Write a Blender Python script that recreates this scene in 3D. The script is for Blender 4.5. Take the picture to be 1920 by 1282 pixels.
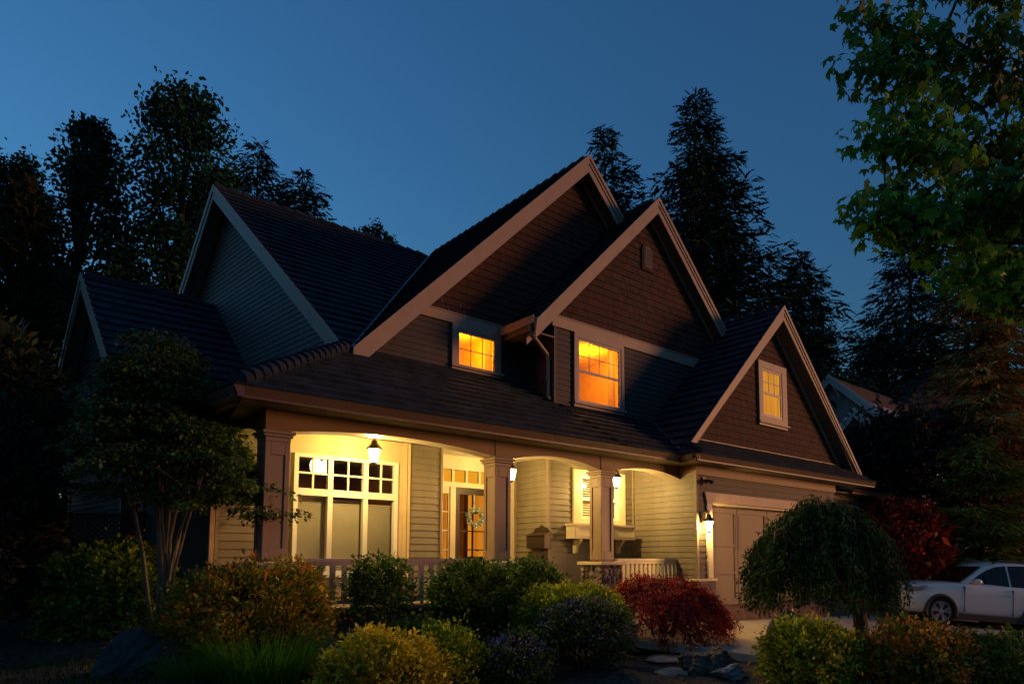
import bpy, bmesh, math, random
import numpy as np
from mathutils import Vector, Matrix

for o in list(bpy.data.objects): bpy.data.objects.remove(o, do_unlink=True)
S = bpy.context.scene
C = S.collection
R = math.radians

# ------------------------------------------------------------------ camera
cam_d = bpy.data.cameras.new('camera'); cam = bpy.data.objects.new('camera', cam_d); C.objects.link(cam)
cam_d.sensor_width = 36; cam_d.lens = 1285/1920*36
cam_d.shift_x = -80/1920; cam_d.shift_y = 297/1920
cam_d.clip_start = 0.05; cam_d.clip_end = 1500
right = Vector((0.749486, -0.66202, 0)); fwd = Vector((0.659651, 0.746805, 0.084521)); up = Vector((-0.0559548, -0.0633476, 0.996422))
M = Matrix((right, up, -fwd)).transposed().to_4x4()
M.translation = (0, 0, 1.7)
cam.matrix_world = M
S.camera = cam

# ------------------------------------------------------------------ world, sun, exposure
SUN_DIR = Vector((-1.22, 1.0, -0.17)).normalized()      # direction the warm street light travels
W = bpy.data.worlds.new('World'); S.world = W; W.use_nodes = True
nt = W.node_tree; nt.nodes.clear()
out = nt.nodes.new('ShaderNodeOutputWorld'); bg = nt.nodes.new('ShaderNodeBackground')
sky = nt.nodes.new('ShaderNodeTexSky'); sky.sky_type = 'NISHITA'; sky.sun_disc = False
sky.sun_elevation = R(-1.0); sky.sun_rotation = R(-20); sky.altitude = 50
sky.air_density = 1.5; sky.dust_density = 1.0; sky.ozone_density = 3.5
mul = nt.nodes.new('ShaderNodeMix'); mul.data_type = 'RGBA'; mul.blend_type = 'MULTIPLY'; mul.inputs[0].default_value = 1.0
mul.inputs[7].default_value = (0.60, 1.07, 0.94, 1)       # a clear blue hour: less red than the raw dusk sky
nt.links.new(sky.outputs[0], mul.inputs[6]); nt.links.new(mul.outputs[2], bg.inputs[0]); nt.links.new(bg.outputs[0], out.inputs[0])
bg.inputs[1].default_value = 1.36

sun_d = bpy.data.lights.new('sun', 'SUN'); sun_d.energy = 1.5; sun_d.angle = R(14); sun_d.color = (1.0, 0.42, 0.17)
sun = bpy.data.objects.new('sun', sun_d); C.objects.link(sun)
sun.rotation_euler = SUN_DIR.to_track_quat('-Z', 'Y').to_euler(); sun.location = (30, -20, 20)

S.view_settings.view_transform = 'Standard'; S.view_settings.look = 'None'
S.view_settings.exposure = 0.0; S.view_settings.gamma = 1.0; S.view_settings.use_curve_mapping = False
S.cycles.use_denoising = True
S.cycles.max_bounces = 6; S.cycles.transparent_max_bounces = 24
S.cycles.sample_clamp_indirect = 4.0
S.cycles.caustics_reflective = False; S.cycles.caustics_refractive = False

# ------------------------------------------------------------------ helpers
rng = np.random.default_rng(7); random.seed(7)

class MB:
    def __init__(s): s.v = []; s.f = []; s.t = []; s.cur = (1, 1, 1)
    def add(s, vs, fs, tint=None):
        n = len(s.v); s.v += [tuple(p) for p in vs]; s.f += [tuple(i+n for i in f) for f in fs]
        s.t += [tint or s.cur]*len(vs); return s
    def box(s, x0, x1, y0, y1, z0, z1, tint=None):
        vs = [(x0,y0,z0),(x1,y0,z0),(x1,y1,z0),(x0,y1,z0),(x0,y0,z1),(x1,y0,z1),(x1,y1,z1),(x0,y1,z1)]
        return s.add(vs, [(0,3,2,1),(4,5,6,7),(0,1,5,4),(1,2,6,5),(2,3,7,6),(3,0,4,7)], tint)
    def prism(s, poly, vec, tint=None):
        n = len(poly); v = Vector(vec)
        vs = [Vector(p) for p in poly]+[Vector(p)+v for p in poly]
        fs = [tuple(range(n))[::-1], tuple(range(n, 2*n))]+[(i, (i+1) % n, n+(i+1) % n, n+i) for i in range(n)]
        return s.add(vs, fs, tint)
    def poly(s, pts, tint=None): return s.add(pts, [tuple(range(len(pts)))], tint)
    def tube(s, path, r, k=8, cap=True, tint=None):
        pts = [Vector(p) for p in path]; n = len(pts)
        rr = r if hasattr(r, '__len__') else [r]*n
        vs = []; prev = None
        for i, p in enumerate(pts):
            d = (pts[min(i+1, n-1)]-pts[max(i-1, 0)]).normalized()
            if prev is None: a = d.orthogonal().normalized()
            else: a = (prev-d*prev.dot(d)).normalized()
            prev = a; b = d.cross(a)
            for j in range(k):
                t = 2*math.pi*j/k; vs.append(p+(a*math.cos(t)+b*math.sin(t))*rr[i])
        fs = [(i*k+j, i*k+(j+1) % k, (i+1)*k+(j+1) % k, (i+1)*k+j) for i in range(n-1) for j in range(k)]
        if cap: fs += [tuple(range(k))[::-1], tuple(range((n-1)*k, n*k))]
        return s.add(vs, fs, tint)
    def lathe(s, prof, c=(0,0,0), k=16, axis='z', tint=None):
        vs = []
        for r, z in prof:
            for j in range(k):
                t = 2*math.pi*(j+.5)/k; q = (r*math.cos(t), r*math.sin(t), z)
                if axis == 'y': q = (q[0], q[2], q[1])
                if axis == 'x': q = (q[2], q[0], q[1])
                vs.append((q[0]+c[0], q[1]+c[1], q[2]+c[2]))
        m = len(prof)
        fs = [(i*k+j, i*k+(j+1) % k, (i+1)*k+(j+1) % k, (i+1)*k+j) for i in range(m-1) for j in range(k)]
        fs += [tuple(range(k))[::-1], tuple(range((m-1)*k, m*k))]
        return s.add(vs, fs, tint)
    def blob(s, c, r, seed=0, lump=.2, sub=2, tint=None, facet=False):
        bm = bmesh.new(); bmesh.ops.create_icosphere(bm, subdivisions=sub, radius=1)
        rs = np.random.default_rng(seed); K = rs.normal(size=(7, 3))*1.7; ph = rs.uniform(0, 6.3, 7)
        vs = []
        cuts = [(Vector(rs.normal(size=3)).normalized(), rs.uniform(.62, .9)) for _ in range(9)] if facet else []
        for v in bm.verts:
            p = v.co.copy()
            for n, d in cuts:
                e = p.dot(n)-d
                if e > 0: p -= n*e*.9
            p *= 1+lump*sum(math.sin(float(K[i]@np.array(v.co))*1.6+ph[i]) for i in range(7))/4
            vs.append((c[0]+p.x*r[0], c[1]+p.y*r[1], c[2]+p.z*r[2]))
        fs = [tuple(v.index for v in f.verts) for f in bm.faces]; bm.free()
        return s.add(vs, fs, tint)
    def mesh(s, name, smooth=False):
        me = bpy.data.meshes.new(name); me.from_pydata(s.v, [], s.f); me.update()
        a = me.attributes.new('tint', 'FLOAT_COLOR', 'POINT')
        col = np.ones((len(s.v), 4), 'f'); col[:, :3] = np.array(s.t, 'f').reshape(-1, 3); a.data.foreach_set('color', col.ravel())
        if smooth: me.shade_smooth()
        return me

def thing(name, label, cat, loc=(0, 0, 0), group=None, rotz=0):
    o = bpy.data.objects.new(name, None); C.objects.link(o); o.location = loc; o.rotation_euler = (0, 0, rotz)
    o.empty_display_size = .2; o['label'] = label; o['category'] = cat
    if group: o['group'] = group
    return o
def tag(o, label, cat, group=None):
    o['label'] = label; o['category'] = cat
    if group: o['group'] = group
    return o
def link(name, me, mat, parent=None, label=None, kind=None, local=False):
    o = bpy.data.objects.new(name, me); C.objects.link(o)
    if mat:
        for m in (mat if isinstance(mat, (list, tuple)) else [mat]): me.materials.append(m)
    if parent:
        o.parent = parent
        if not local:                                   # vertices were given in world coordinates
            root = parent
            while root.parent: root = root.parent
            if root is parent: o.matrix_parent_inverse = Matrix.LocRotScale(root.location, root.rotation_euler, root.scale).inverted()
    if label: o['label'] = label
    if kind: o['kind'] = kind
    return o
def part(name, mb, mat, parent, label=None, smooth=False, local=False, kind=None):
    return link(name, mb.mesh(name, smooth), mat, parent, label, kind, local)
def bevel(o, w=.008, seg=2):
    m = o.modifiers.new('bevel', 'BEVEL'); m.width = w; m.segments = seg; m.limit_method = 'ANGLE'; return o
def copy_tree(o, loc, parent=None):
    c = o.copy(); C.objects.link(c)
    if parent is None: c.location = loc
    else: c.parent = parent
    for ch in list(o.children): copy_tree(ch, None, c)
    return c

# ------------------------------------------------------------------ materials
def mk(name, base, rough=.6, var=.15, scale=6, bump=0, bscale=40, metal=0, tint=False, dark=None, spec=.5, stretch=(1, 1, 1)):
    m = bpy.data.materials.new(name); m.use_nodes = True; n = m.node_tree; L = n.links.new
    b = n.nodes['Principled BSDF']; b.inputs['Roughness'].default_value = rough; b.inputs['Metallic'].default_value = metal
    b.inputs['Specular IOR Level'].default_value = spec
    tc = n.nodes.new('ShaderNodeTexCoord'); mp = n.nodes.new('ShaderNodeMapping'); mp.inputs['Scale'].default_value = stretch
    L(tc.outputs['Object'], mp.inputs[0])
    nz = n.nodes.new('ShaderNodeTexNoise'); nz.inputs['Scale'].default_value = scale; nz.inputs['Detail'].default_value = 5
    L(mp.outputs[0], nz.inputs['Vector'])
    cr = n.nodes.new('ShaderNodeValToRGB'); L(nz.outputs[0], cr.inputs[0])
    c2 = dark or tuple(c*(1-var*1.6) for c in base)
    cr.color_ramp.elements[0].position = .3; cr.color_ramp.elements[0].color = (*c2, 1)
    cr.color_ramp.elements[1].position = .72; cr.color_ramp.elements[1].color = (*[min(1, c*(1+var)) for c in base], 1)
    col = cr.outputs[0]
    if tint:
        at = n.nodes.new('ShaderNodeAttribute'); at.attribute_name = 'tint'
        mx = n.nodes.new('ShaderNodeMix'); mx.data_type = 'RGBA'; mx.blend_type = 'MULTIPLY'; mx.inputs[0].default_value = 1
        L(col, mx.inputs[6]); L(at.outputs['Color'], mx.inputs[7]); col = mx.outputs[2]
    L(col, b.inputs['Base Color'])
    if bump:
        n2 = n.nodes.new('ShaderNodeTexNoise'); n2.inputs['Scale'].default_value = bscale; n2.inputs['Detail'].default_value = 6
        L(mp.outputs[0], n2.inputs['Vector'])
        bp = n.nodes.new('ShaderNodeBump'); bp.inputs['Strength'].default_value = bump; bp.inputs['Distance'].default_value = .02
        L(n2.outputs[0], bp.inputs['Height']); L(bp.outputs[0], b.inputs['Normal'])
    return m
def mk_leaf(name='foliage', trans=.3, rough=.55, spec=.3):
    m = bpy.data.materials.new(name); m.use_nodes = True; n = m.node_tree; L = n.links.new
    b = n.nodes['Principled BSDF']; b.inputs['Roughness'].default_value = rough; b.inputs['Specular IOR Level'].default_value = spec
    at = n.nodes.new('ShaderNodeAttribute'); at.attribute_name = 'tint'
    tr = n.nodes.new('ShaderNodeBsdfTranslucent'); ms = n.nodes.new('ShaderNodeMixShader'); ms.inputs[0].default_value = trans
    L(at.outputs['Color'], b.inputs['Base Color']); L(at.outputs['Color'], tr.inputs[0])
    L(b.outputs[0], ms.inputs[1]); L(tr.outputs[0], ms.inputs[2]); L(ms.outputs[0], n.nodes['Material Output'].inputs[0])
    return m
def mk_glass(name='glass_pane'):
    m = bpy.data.materials.new(name); m.use_nodes = True; n = m.node_tree; L = n.links.new; n.nodes.remove(n.nodes['Principled BSDF'])
    t = n.nodes.new('ShaderNodeBsdfTransparent'); g = n.nodes.new('ShaderNodeBsdfGlossy'); g.inputs['Roughness'].default_value = .02
    f = n.nodes.new('ShaderNodeFresnel'); ge = n.nodes.new('ShaderNodeNewGeometry'); io = n.nodes.new('ShaderNodeMix'); io.inputs[2].default_value = 1.5; io.inputs[3].default_value = 1/1.5; L(ge.outputs['Backfacing'], io.inputs[0]); L(io.outputs[0], f.inputs[0]); ms = n.nodes.new('ShaderNodeMixShader')
    t.inputs[0].default_value = (.93, .94, .93, 1)
    L(f.outputs[0], ms.inputs[0]); L(t.outputs[0], ms.inputs[1]); L(g.outputs[0], ms.inputs[2]); L(ms.outputs[0], n.nodes['Material Output'].inputs[0])
    return m
def mk_lit(name, c1, c2, strength, vec=(1, 1, 1), scale=3, kind='noise', transp=0):
    m = bpy.data.materials.new(name); m.use_nodes = True; n = m.node_tree; L = n.links.new; n.nodes.remove(n.nodes['Principled BSDF'])
    e = n.nodes.new('ShaderNodeEmission'); e.inputs[1].default_value = strength
    tc = n.nodes.new('ShaderNodeTexCoord'); mp = n.nodes.new('ShaderNodeMapping'); mp.inputs['Scale'].default_value = vec; L(tc.outputs['Object'], mp.inputs[0])
    if kind == 'wave':
        nz = n.nodes.new('ShaderNodeTexWave'); nz.inputs['Scale'].default_value = scale; nz.inputs['Distortion'].default_value = 2.5; nz.inputs['Detail'].default_value = 2
    else:
        nz = n.nodes.new('ShaderNodeTexNoise'); nz.inputs['Scale'].default_value = scale
    L(mp.outputs[0], nz.inputs['Vector'])
    cr = n.nodes.new('ShaderNodeValToRGB'); L(nz.outputs[0], cr.inputs[0])
    cr.color_ramp.elements[0].position = .3; cr.color_ramp.elements[0].color = (*c1, 1); cr.color_ramp.elements[1].position = .7; cr.color_ramp.elements[1].color = (*c2, 1)
    L(cr.outputs[0], e.inputs[0]); o = e.outputs[0]
    if transp:
        t = n.nodes.new('ShaderNodeBsdfTransparent'); t.inputs[0].default_value = (transp, transp, transp, 1); a = n.nodes.new('ShaderNodeAddShader')
        L(o, a.inputs[0]); L(t.outputs[0], a.inputs[1]); o = a.outputs[0]
    L(o, n.nodes['Material Output'].inputs[0])
    return m

SIDING = mk('lamplit_siding', (.15, .132, .095), .6, .10, 2.2, .08, 60, tint=True, stretch=(2.5, 2.5, .5))  # porch copy of the siding, lightened in colour for the lantern light
DIMSIDING = mk('dimmed_siding', (.044, .032, .025), .6, .10, 2.2, .08, 60, tint=True, stretch=(2.5, 2.5, .5))  # same siding, colour darkened to carry the dimness of upper walls and garage front
LSIDING = mk('shaded_side_siding', (.105, .095, .085), .6, .10, 2.2, .08, 60, tint=True, stretch=(2.5, 2.5, .5))  # same siding, the left side's faint sky light put into its tone
SHINGLE = mk('cedar_shingle', (.056, .0175, .005), .8, .25, 5, .5, 30, tint=True, stretch=(6, 6, 1))
TRIM = mk('cream_trim', (.60, .52, .37), .5, .05, 3, .03, 50)
FASCIA = mk('fascia_paint', (.36, .265, .185), .5, .06, 3, .03, 50)
BEAM = mk('beam_paint', (.19, .105, .04), .55, .08, 3, .04, 50)
COLUMN = mk('column_paint', (.27, .19, .125), .5, .05, 3, .03, 50)
GUTTER = mk('gutter_metal', (.12, .072, .045), .45, .06, 3)
RAIL = mk('rail_paint', (.36, .29, .24), .5, .05, 3, .03, 50)
SOFFIT = mk('soffit_board', (.20, .16, .115), .6, .08, 4, .05, 40)
CREAM = mk('smooth_stucco', (.58, .47, .26), .7, .05, 4, .04, 60)
CEIL = mk('porch_ceiling', (.60, .55, .42), .6, .05, 4)
ROOF = mk('roof_tile', (.036, .048, .062), .9, .25, 4, .5, 25, tint=True, spec=.12)
WHITE = mk('white_vinyl', (.74, .72, .64), .4, .03, 3)
SASH = mk('window_sash', (.30, .29, .31), .4, .04, 3)
DARKDOOR = mk('dark_door', (.028, .02, .016), .4, .15, 5)
GARAGE = mk('garage_door', (.105, .078, .05), .5, .05, 3)
GLASS = mk_glass()
BLIND = mk('blind_slat', (.40, .37, .28), .6, .06, 3)
STONE = mk('river_stone', (.20, .17, .14), .85, .35, 5, .6, 18, tint=True)
BLACK = mk('black_metal', (.022, .02, .018), .4, .2, 10)
BRONZE = mk('bronze_metal', (.038, .025, .016), .45, .2, 10, metal=.3)
DECK = mk('deck_board', (.24, .19, .15), .65, .2, 4, .1, 30)
CONC = mk('concrete', (.50, .42, .31), .85, .14, 1.6, .12, 45)
BRICK = mk('brick_apron', (.15, .075, .05), .8, .2, 6, .2, 40)
SOIL = mk('mulch', (.085, .060, .040), .95, .55, 14, 1.0, 22)
ROCK = mk('boulder', (.085, .075, .06), .88, .45, 2.2, .8, 9)
ROCKG = mk('grey_boulder', (.035, .05, .05), .88, .4, 2.2, .8, 9)
FLAG = mk('flagstone', (.45, .37, .28), .85, .2, 3, .5, 14)
BARK = mk('bark', (.075, .055, .042), .9, .4, 6, .8, 16, stretch=(3, 3, .6))
DARKBARK = mk('dark_bark', (.022, .020, .018), .95, .3, 6, .5, 16, stretch=(3, 3, .6))
BARK2 = mk('pale_bark', (.24, .16, .10), .8, .35, 6, .5, 20, stretch=(3, 3, .6))
WOOD = mk('fence_wood', (.22, .10, .045), .8, .3, 5, .4, 20, stretch=(4, 4, .4))
LEAF = mk_leaf()
NEEDLE = mk_leaf('needles', .10, .8, .06); LEAFBG = mk_leaf('distant_foliage', .2, .8, .05)
FLOWER = mk_leaf('petals', .3, .6)
LITWIN = mk_lit('lit_curtain', (1.0, .33, .008), (1.0, .40, .018), 0.92, (1, 1, 1), 1.5)
LITWIN2 = mk_lit('lit_room', (.62, .19, .004), (.85, .30, .01), 1.0, (1, 1, 1), 1.2)
LITBLIND = mk_lit('lit_pale_curtain', (.72, .24, .008), (1.0, .40, .03), 0.85, (6, 6, .4), 2.0)
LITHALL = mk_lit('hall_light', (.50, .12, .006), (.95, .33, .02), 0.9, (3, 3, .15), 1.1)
LAMPGLASS = mk_lit('lamp_glass', (1, .80, .42), (1, .86, .52), 7.0, transp=.8)
BULB = mk_lit('bulb', (1, .8, .45), (1, .8, .45), 20.0)

# ------------------------------------------------------------------ clipped courses (siding, shingles, roof tiles)
def clip(poly, i, val, keep_ge):
    o = []
    for k in range(len(poly)):
        a, b = poly[k], poly[(k+1) % len(poly)]
        ia = (a[i] >= val) == keep_ge or abs(a[i]-val) < 1e-9; ib = (b[i] >= val) == keep_ge or abs(b[i]-val) < 1e-9
        if ia: o.append(a)
        if ia != ib:
            t = (val-a[i])/(b[i]-a[i]); o.append((a[0]+(b[0]-a[0])*t, a[1]+(b[1]-a[1])*t))
    return o
def courses(mb, poly, upv, nrm, e, step, base=0.0, tintvar=.06, strips=None, phase=None, tint0=1.0, seed=1):
    """Cover a convex flat polygon with overlapping courses: each band leans out at its lower edge by `step`."""
    P = [Vector(p) for p in poly]; u = Vector(upv).normalized(); n = Vector(nrm).normalized(); u = (u-n*u.dot(n)).normalized(); r = u.cross(n).normalized()
    o = P[0]; q = [((p-o).dot(r), (p-o).dot(u)) for p in P]
    lo = min(a[1] for a in q); hi = max(a[1] for a in q); rs = np.random.default_rng(seed)
    if strips is None and e < .2: strips = (2.2, 3.9)
    jit = 0 if strips is None or strips[1] > 1 else (.3 if e < .2 else .08)
    if phase is not None: lo = lo-((lo+o.dot(u)-phase) % e)
    t = lo; k = 0
    while t < hi-1e-6:
        band = clip(clip(q, 1, t, True), 1, t+e, False)
        if len(band) >= 3:
            xa = min(a[0] for a in band); xb = max(a[0] for a in band)
            if strips:
                cuts = [xa]; x = xa-rs.uniform(0, strips[1])
                while True:
                    x += rs.uniform(*strips)
                    if x >= xb-.01: break
                    if x > xa+.01: cuts.append(x)
                cuts.append(xb)
            else: cuts = [xa, xb]
            for a, b in zip(cuts[:-1], cuts[1:]):
                cell = band if not strips else clip(clip(band, 0, a, True), 0, b, False)
                if len(cell) < 3: continue
                tv = tint0*(1+rs.normal()*tintvar); hue = rs.normal()*tintvar*.25
                tt = (max(.05, tv*(1+hue)), max(.05, tv), max(.05, tv*(1-hue)))
                st = step*(1+rs.uniform(-jit, jit))
                if strips: cell = [(x, y) for x, y in cell]
                v = [o+r*x+u*y+n*(base+st*(1-(y-t)/e)) for x, y in cell]
                mb.add(v, [tuple(range(len(v)))], tt)
                bot = [c for c in cell if abs(c[1]-t) < 1e-6]
                if len(bot) >= 2:
                    b0 = min(bot); b1 = max(bot)
                    mb.add([o+r*b0[0]+u*t+n*(base+st), o+r*b1[0]+u*t+n*(base+st), o+r*b1[0]+u*t+n*(base-.002), o+r*b0[0]+u*t+n*(base-.002)], [(0, 1, 2, 3)], tt)
        t += e; k += 1
def siding_rect(mb, axis, v, a0, a1, z0, z1, e=.1234, step=.014, seed=1):
    if axis == 'Y': courses(mb, [(a0, v, z0), (a1, v, z0), (a1, v, z1), (a0, v, z1)], (0, 0, 1), (0, -1, 0), e, step, 0, .03, phase=0.0, seed=seed)
    if axis == '-X': courses(mb, [(v, a1, z0), (v, a0, z0), (v, a0, z1), (v, a1, z1)], (0, 0, 1), (-1, 0, 0), e, step, 0, .03, phase=0.0, seed=seed)
# ================================================================== THE HOUSE
H = thing('house', 'large craftsman house with dark tiled roofs, three front gables and a lit arched porch', 'house', (9.0, 12.0, 0.6))
G = Vector((-0.0920, 0.9958, 0)); GN = Vector((-0.9958, -0.0920, 0))      # the left side of the house is skewed a little
ROOFE = .30

def W(name, mb, mat, label=None, parent=None, smooth=False): return part(name, mb, mat, parent or H, label, smooth)

# ---- siding walls, ground floor
mb = MB()
siding_rect(mb, 'Y', 11.1, 3.02, 3.62, .6, 3.75, seed=2)
siding_rect(mb, 'Y', 11.1, 6.24, 6.93, .6, 3.80, seed=3)
siding_rect(mb, 'Y', 11.1, 3.62, 6.24, .6, 1.36, seed=4)
W('siding_wall', mb, SIDING)
mb = MB().box(3.60, 4.13, 11.085, 11.2, 1.36, 3.80).box(5.99, 6.26, 11.085, 11.2, 1.36, 3.80).box(4.13, 5.99, 11.085, 11.2, 3.42, 3.80)
mb.box(6.13, 6.19, 11.06, 11.084, 1.36, 3.80); mb.box(6.205, 6.25, 11.05, 11.084, 1.36, 3.80)
mb.box(4.13, 5.99, 11.06, 11.2, .95, 1.36)
W('stucco_panel', mb, CREAM)
for q in ((6.915, 6.955, 11.07, 11.12, .9, 3.8), (2.985, 3.03, 11.06, 11.14, .6, 3.8)): W('corner_board', MB().box(*q), SOFFIT)
W('siding_wall', MB().box(6.93, 6.95, 11.12, 11.85, .6, 3.85), SIDING)
# entry recess
mb = MB(); siding_rect(mb, '-X', 9.32, 10.76, 11.86, .6, 3.85, seed=5); W('siding_wall', mb, SIDING)
mb = MB(); siding_rect(mb, 'Y', 10.76, 9.32, 10.03, .6, 3.85, seed=6); siding_rect(mb, 'Y', 10.76, 11.61, 11.95, .6, 3.85, seed=7)
siding_rect(mb, 'Y', 10.76, 10.03, 11.61, .6, 2.47, seed=8); siding_rect(mb, 'Y', 10.76, 10.03, 11.61, 3.60, 3.85, seed=9); W('siding_wall', mb, SIDING)
mb = MB(); siding_rect(mb, '-X', 11.95, 8.97, 10.76, .3, 3.85, seed=10); W('siding_wall', mb, SIDING)
for q in ((9.295, 9.36, 10.73, 10.80, .6, 3.8), (11.90, 11.95, 10.70, 10.755, .9, 3.8), (11.925, 11.99, 8.925, 9.0, 1.27, 3.50), (9.28, 9.325, 11.80, 11.86, .9, 3.8)): W('corner_board', MB().box(*q), SOFFIT)
# garage front
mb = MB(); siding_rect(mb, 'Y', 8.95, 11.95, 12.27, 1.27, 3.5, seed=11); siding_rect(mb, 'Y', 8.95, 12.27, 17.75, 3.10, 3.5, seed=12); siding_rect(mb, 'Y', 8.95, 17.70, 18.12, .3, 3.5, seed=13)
W('siding_wall', mb, DIMSIDING)
mb = MB(); siding_rect(mb, 'Y', 9.6, 18.12, 20.95, .3, 3.6, seed=14); W('siding_wall', mb, DIMSIDING)
W('siding_wall', MB().box(18.10, 18.12, 8.96, 9.6, .3, 3.7).box(20.58, 20.6, 9.61, 18, .3, 3.7), DIMSIDING)
# left side wall, skewed
p0 = Vector((3.06, 11.1, 0))
def sk(s, z, off=0): q = p0+G*s+GN*off; return (q.x, q.y, z)
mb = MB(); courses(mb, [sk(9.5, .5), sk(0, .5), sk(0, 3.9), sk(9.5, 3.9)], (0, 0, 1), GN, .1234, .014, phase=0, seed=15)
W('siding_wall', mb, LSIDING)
mb = MB()
for s, z0, z1 in ((9.45, .5, 3.9),): mb.prism([sk(s-.06, z0, .03), sk(s+.06, z0, .03), sk(s+.06, z1, .03), sk(s-.06, z1, .03)], GN*-.05)
mb.prism([sk(0, 3.40, .03), sk(9.5, 3.40, .03), sk(9.5, 3.62, .03), sk(0, 3.62, .03)], GN*-.05)
W('frieze_board', mb, FASCIA)
mb = MB()
for s0, s1, z0, z1 in ((3.6, 3.72, 1.9, 3.1), (5.0, 5.12, 1.9, 3.1), (3.6, 5.12, 1.9, 2.02), (3.6, 5.12, 3.0, 3.12)):
    mb.prism([sk(s0, z0, .04), sk(s1, z0, .04), sk(s1, z1, .04), sk(s0, z1, .04)], GN*-.06)
wf = W('window', mb, FASCIA, 'side window behind the many-stemmed tree')
W('pane', MB().poly([sk(3.7, 2.0, .022), sk(5.02, 2.0, .022), sk(5.02, 3.02, .022), sk(3.7, 3.02, .022)]), mk('dark_glass', (.02, .022, .025), .08, .05), parent=wf)
W('downspout', MB().box(2.90, 2.965, 11.02, 11.09, .6, 3.7), FASCIA)

# ---- upper walls
def rake_z(x, ax, az, sl): return az-abs(ax-x)*sl
# G1, the big back gable
AX1, AZ1, S1 = 11.113, 11.395, 1.015
mb = MB()
for pg in ([(5.5, 5.2), (7.665, 5.2), (7.665, 6.53), (6.75, 6.53), (5.5, 5.27)], [(8.56, 5.2), (9.5, 5.2), (9.5, 6.53), (8.56, 6.53)], [(7.665, 5.2), (8.56, 5.2), (8.56, 5.69), (7.665, 5.69)], [(7.665, 6.355), (8.56, 6.355), (8.56, 6.53), (7.665, 6.53)]):
    courses(mb, [(a, 11.7, b) for a, b in pg], (0, 0, 1), (0, -1, 0), .1234, .014, phase=0, tintvar=.05, seed=16)
W('siding_wall', mb, DIMSIDING)
mb = MB(); courses(mb, [(6.9, 11.7, 6.73), (12.6, 11.7, 6.73), (12.6, 11.7, 9.4), (11.113, 11.7, 11.0)], (0, 0, 1), (0, -1, 0), .165, .018, strips=(.07, .2), tintvar=.17, seed=17)
W('shingle_gable', mb, SHINGLE, 'large dark shingled gable at the back')
W('band_board', MB().box(6.55, 9.0, 11.655, 11.70, 6.525, 6.735).box(6.5, 9.0, 11.64, 11.70, 6.72, 6.745), FASCIA)
# G2, the middle gable
AX2, AZ2, S2 = 12.61, 10.488, 1.02
mb = MB()
for a, b, c, d_ in ((9.48, 10.17, 4.6, 6.67), (11.45, 14.3, 4.6, 6.67), (10.17, 11.45, 4.6, 5.165), (10.17, 11.45, 6.49, 6.67)):
    courses(mb, [(a, 10.75, c), (b, 10.75, c), (b, 10.75, d_), (a, 10.75, d_)], (0, 0, 1), (0, -1, 0), .1234, .014, phase=0, tintvar=.05, seed=18)
W('siding_wall', mb, DIMSIDING)
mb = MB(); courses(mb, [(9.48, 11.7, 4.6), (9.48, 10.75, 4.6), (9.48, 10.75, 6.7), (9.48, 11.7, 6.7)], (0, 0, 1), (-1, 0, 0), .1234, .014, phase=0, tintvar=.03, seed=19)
W('siding_wall', mb, DIMSIDING)
W('corner_board', MB().box(9.455, 9.53, 10.725, 10.80, 4.9, 6.66), DIMSIDING)
mb = MB(); courses(mb, [(9.44, 10.75, 6.91), (15.78, 10.75, 6.91), (12.61, 10.75, 10.12)], (0, 0, 1), (0, -1, 0), .165, .018, strips=(.07, .2), tintvar=.22, seed=20)
W('shingle_gable', mb, SHINGLE, 'middle shingled gable with an arched vent')
W('band_board', MB().box(9.40, 14.6, 10.705, 10.75, 6.66, 6.905).box(9.38, 14.6, 10.69, 10.75, 6.89, 6.915), FASCIA)
# arched vent
vx0, vx1, vz0, vz1 = 12.36, 12.66, 8.80, 9.20
arc = [(vx0, vz0), (vx1, vz0), (vx1, vz1)]+[((vx0+vx1)/2+.15*math.cos(t), vz1+.15*math.sin(t)) for t in np.linspace(.15, math.pi-.15, 8)]+[(vx0, vz1)]
big = [((x-12.51)*1.35+12.51, (z-9.05)*1.25+9.05) for x, z in arc]
vent = W('gable_vent', MB().prism([(x, 10.70, z) for x, z in big], (0, .04, 0)), SHINGLE)
mb = MB().prism([(x, 10.69, z) for x, z in arc], (0, .008, 0))
for k in range(8): mb.box(vx0+.02, vx1-.02, 10.675, 10.69, vz0+.02+k*.062, vz0+.045+k*.062)
W('louvre', mb, DARKDOOR, parent=vent)
# G3, the garage gable
AX3, AZ3, S3 = 15.80, 8.15, 1.0
mb = MB(); courses(mb, [(11.95, 9.35, 4.25), (19.65, 9.35, 4.25), (15.83, 9.35, 7.85)], (0, 0, 1), (0, -1, 0), .165, .018, strips=(.07, .2), tintvar=.17, tint0=1.25, seed=21)
W('shingle_gable', mb, SHINGLE, 'brown shingled gable over the garage')
W('base_trim', MB().box(12.3, 19.4, 9.30, 9.345, 4.345, 4.40), GUTTER)
# left gable, skewed
f0 = Vector((5.15, 11.496, 0)); sA = (18.2-11.496)/.9958; sB = (20.375-11.496)/.9958; sC = (23.98-11.496)/.9958
def gk(s, z, off=0): q = f0+G*s+GN*off; return (q.x, q.y, z)
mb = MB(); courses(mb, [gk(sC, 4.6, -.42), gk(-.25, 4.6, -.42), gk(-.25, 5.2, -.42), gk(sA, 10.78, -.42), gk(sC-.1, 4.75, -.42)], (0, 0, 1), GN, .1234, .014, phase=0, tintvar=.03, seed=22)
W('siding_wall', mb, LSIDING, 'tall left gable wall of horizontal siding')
W('base_trim', MB().prism([gk(.55, 5.42, -.40), gk(-.1, 5.42, -.40), gk(-.1, 5.56, -.40), gk(.55, 5.56, -.40)], GN*-.03), FASCIA)
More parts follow.
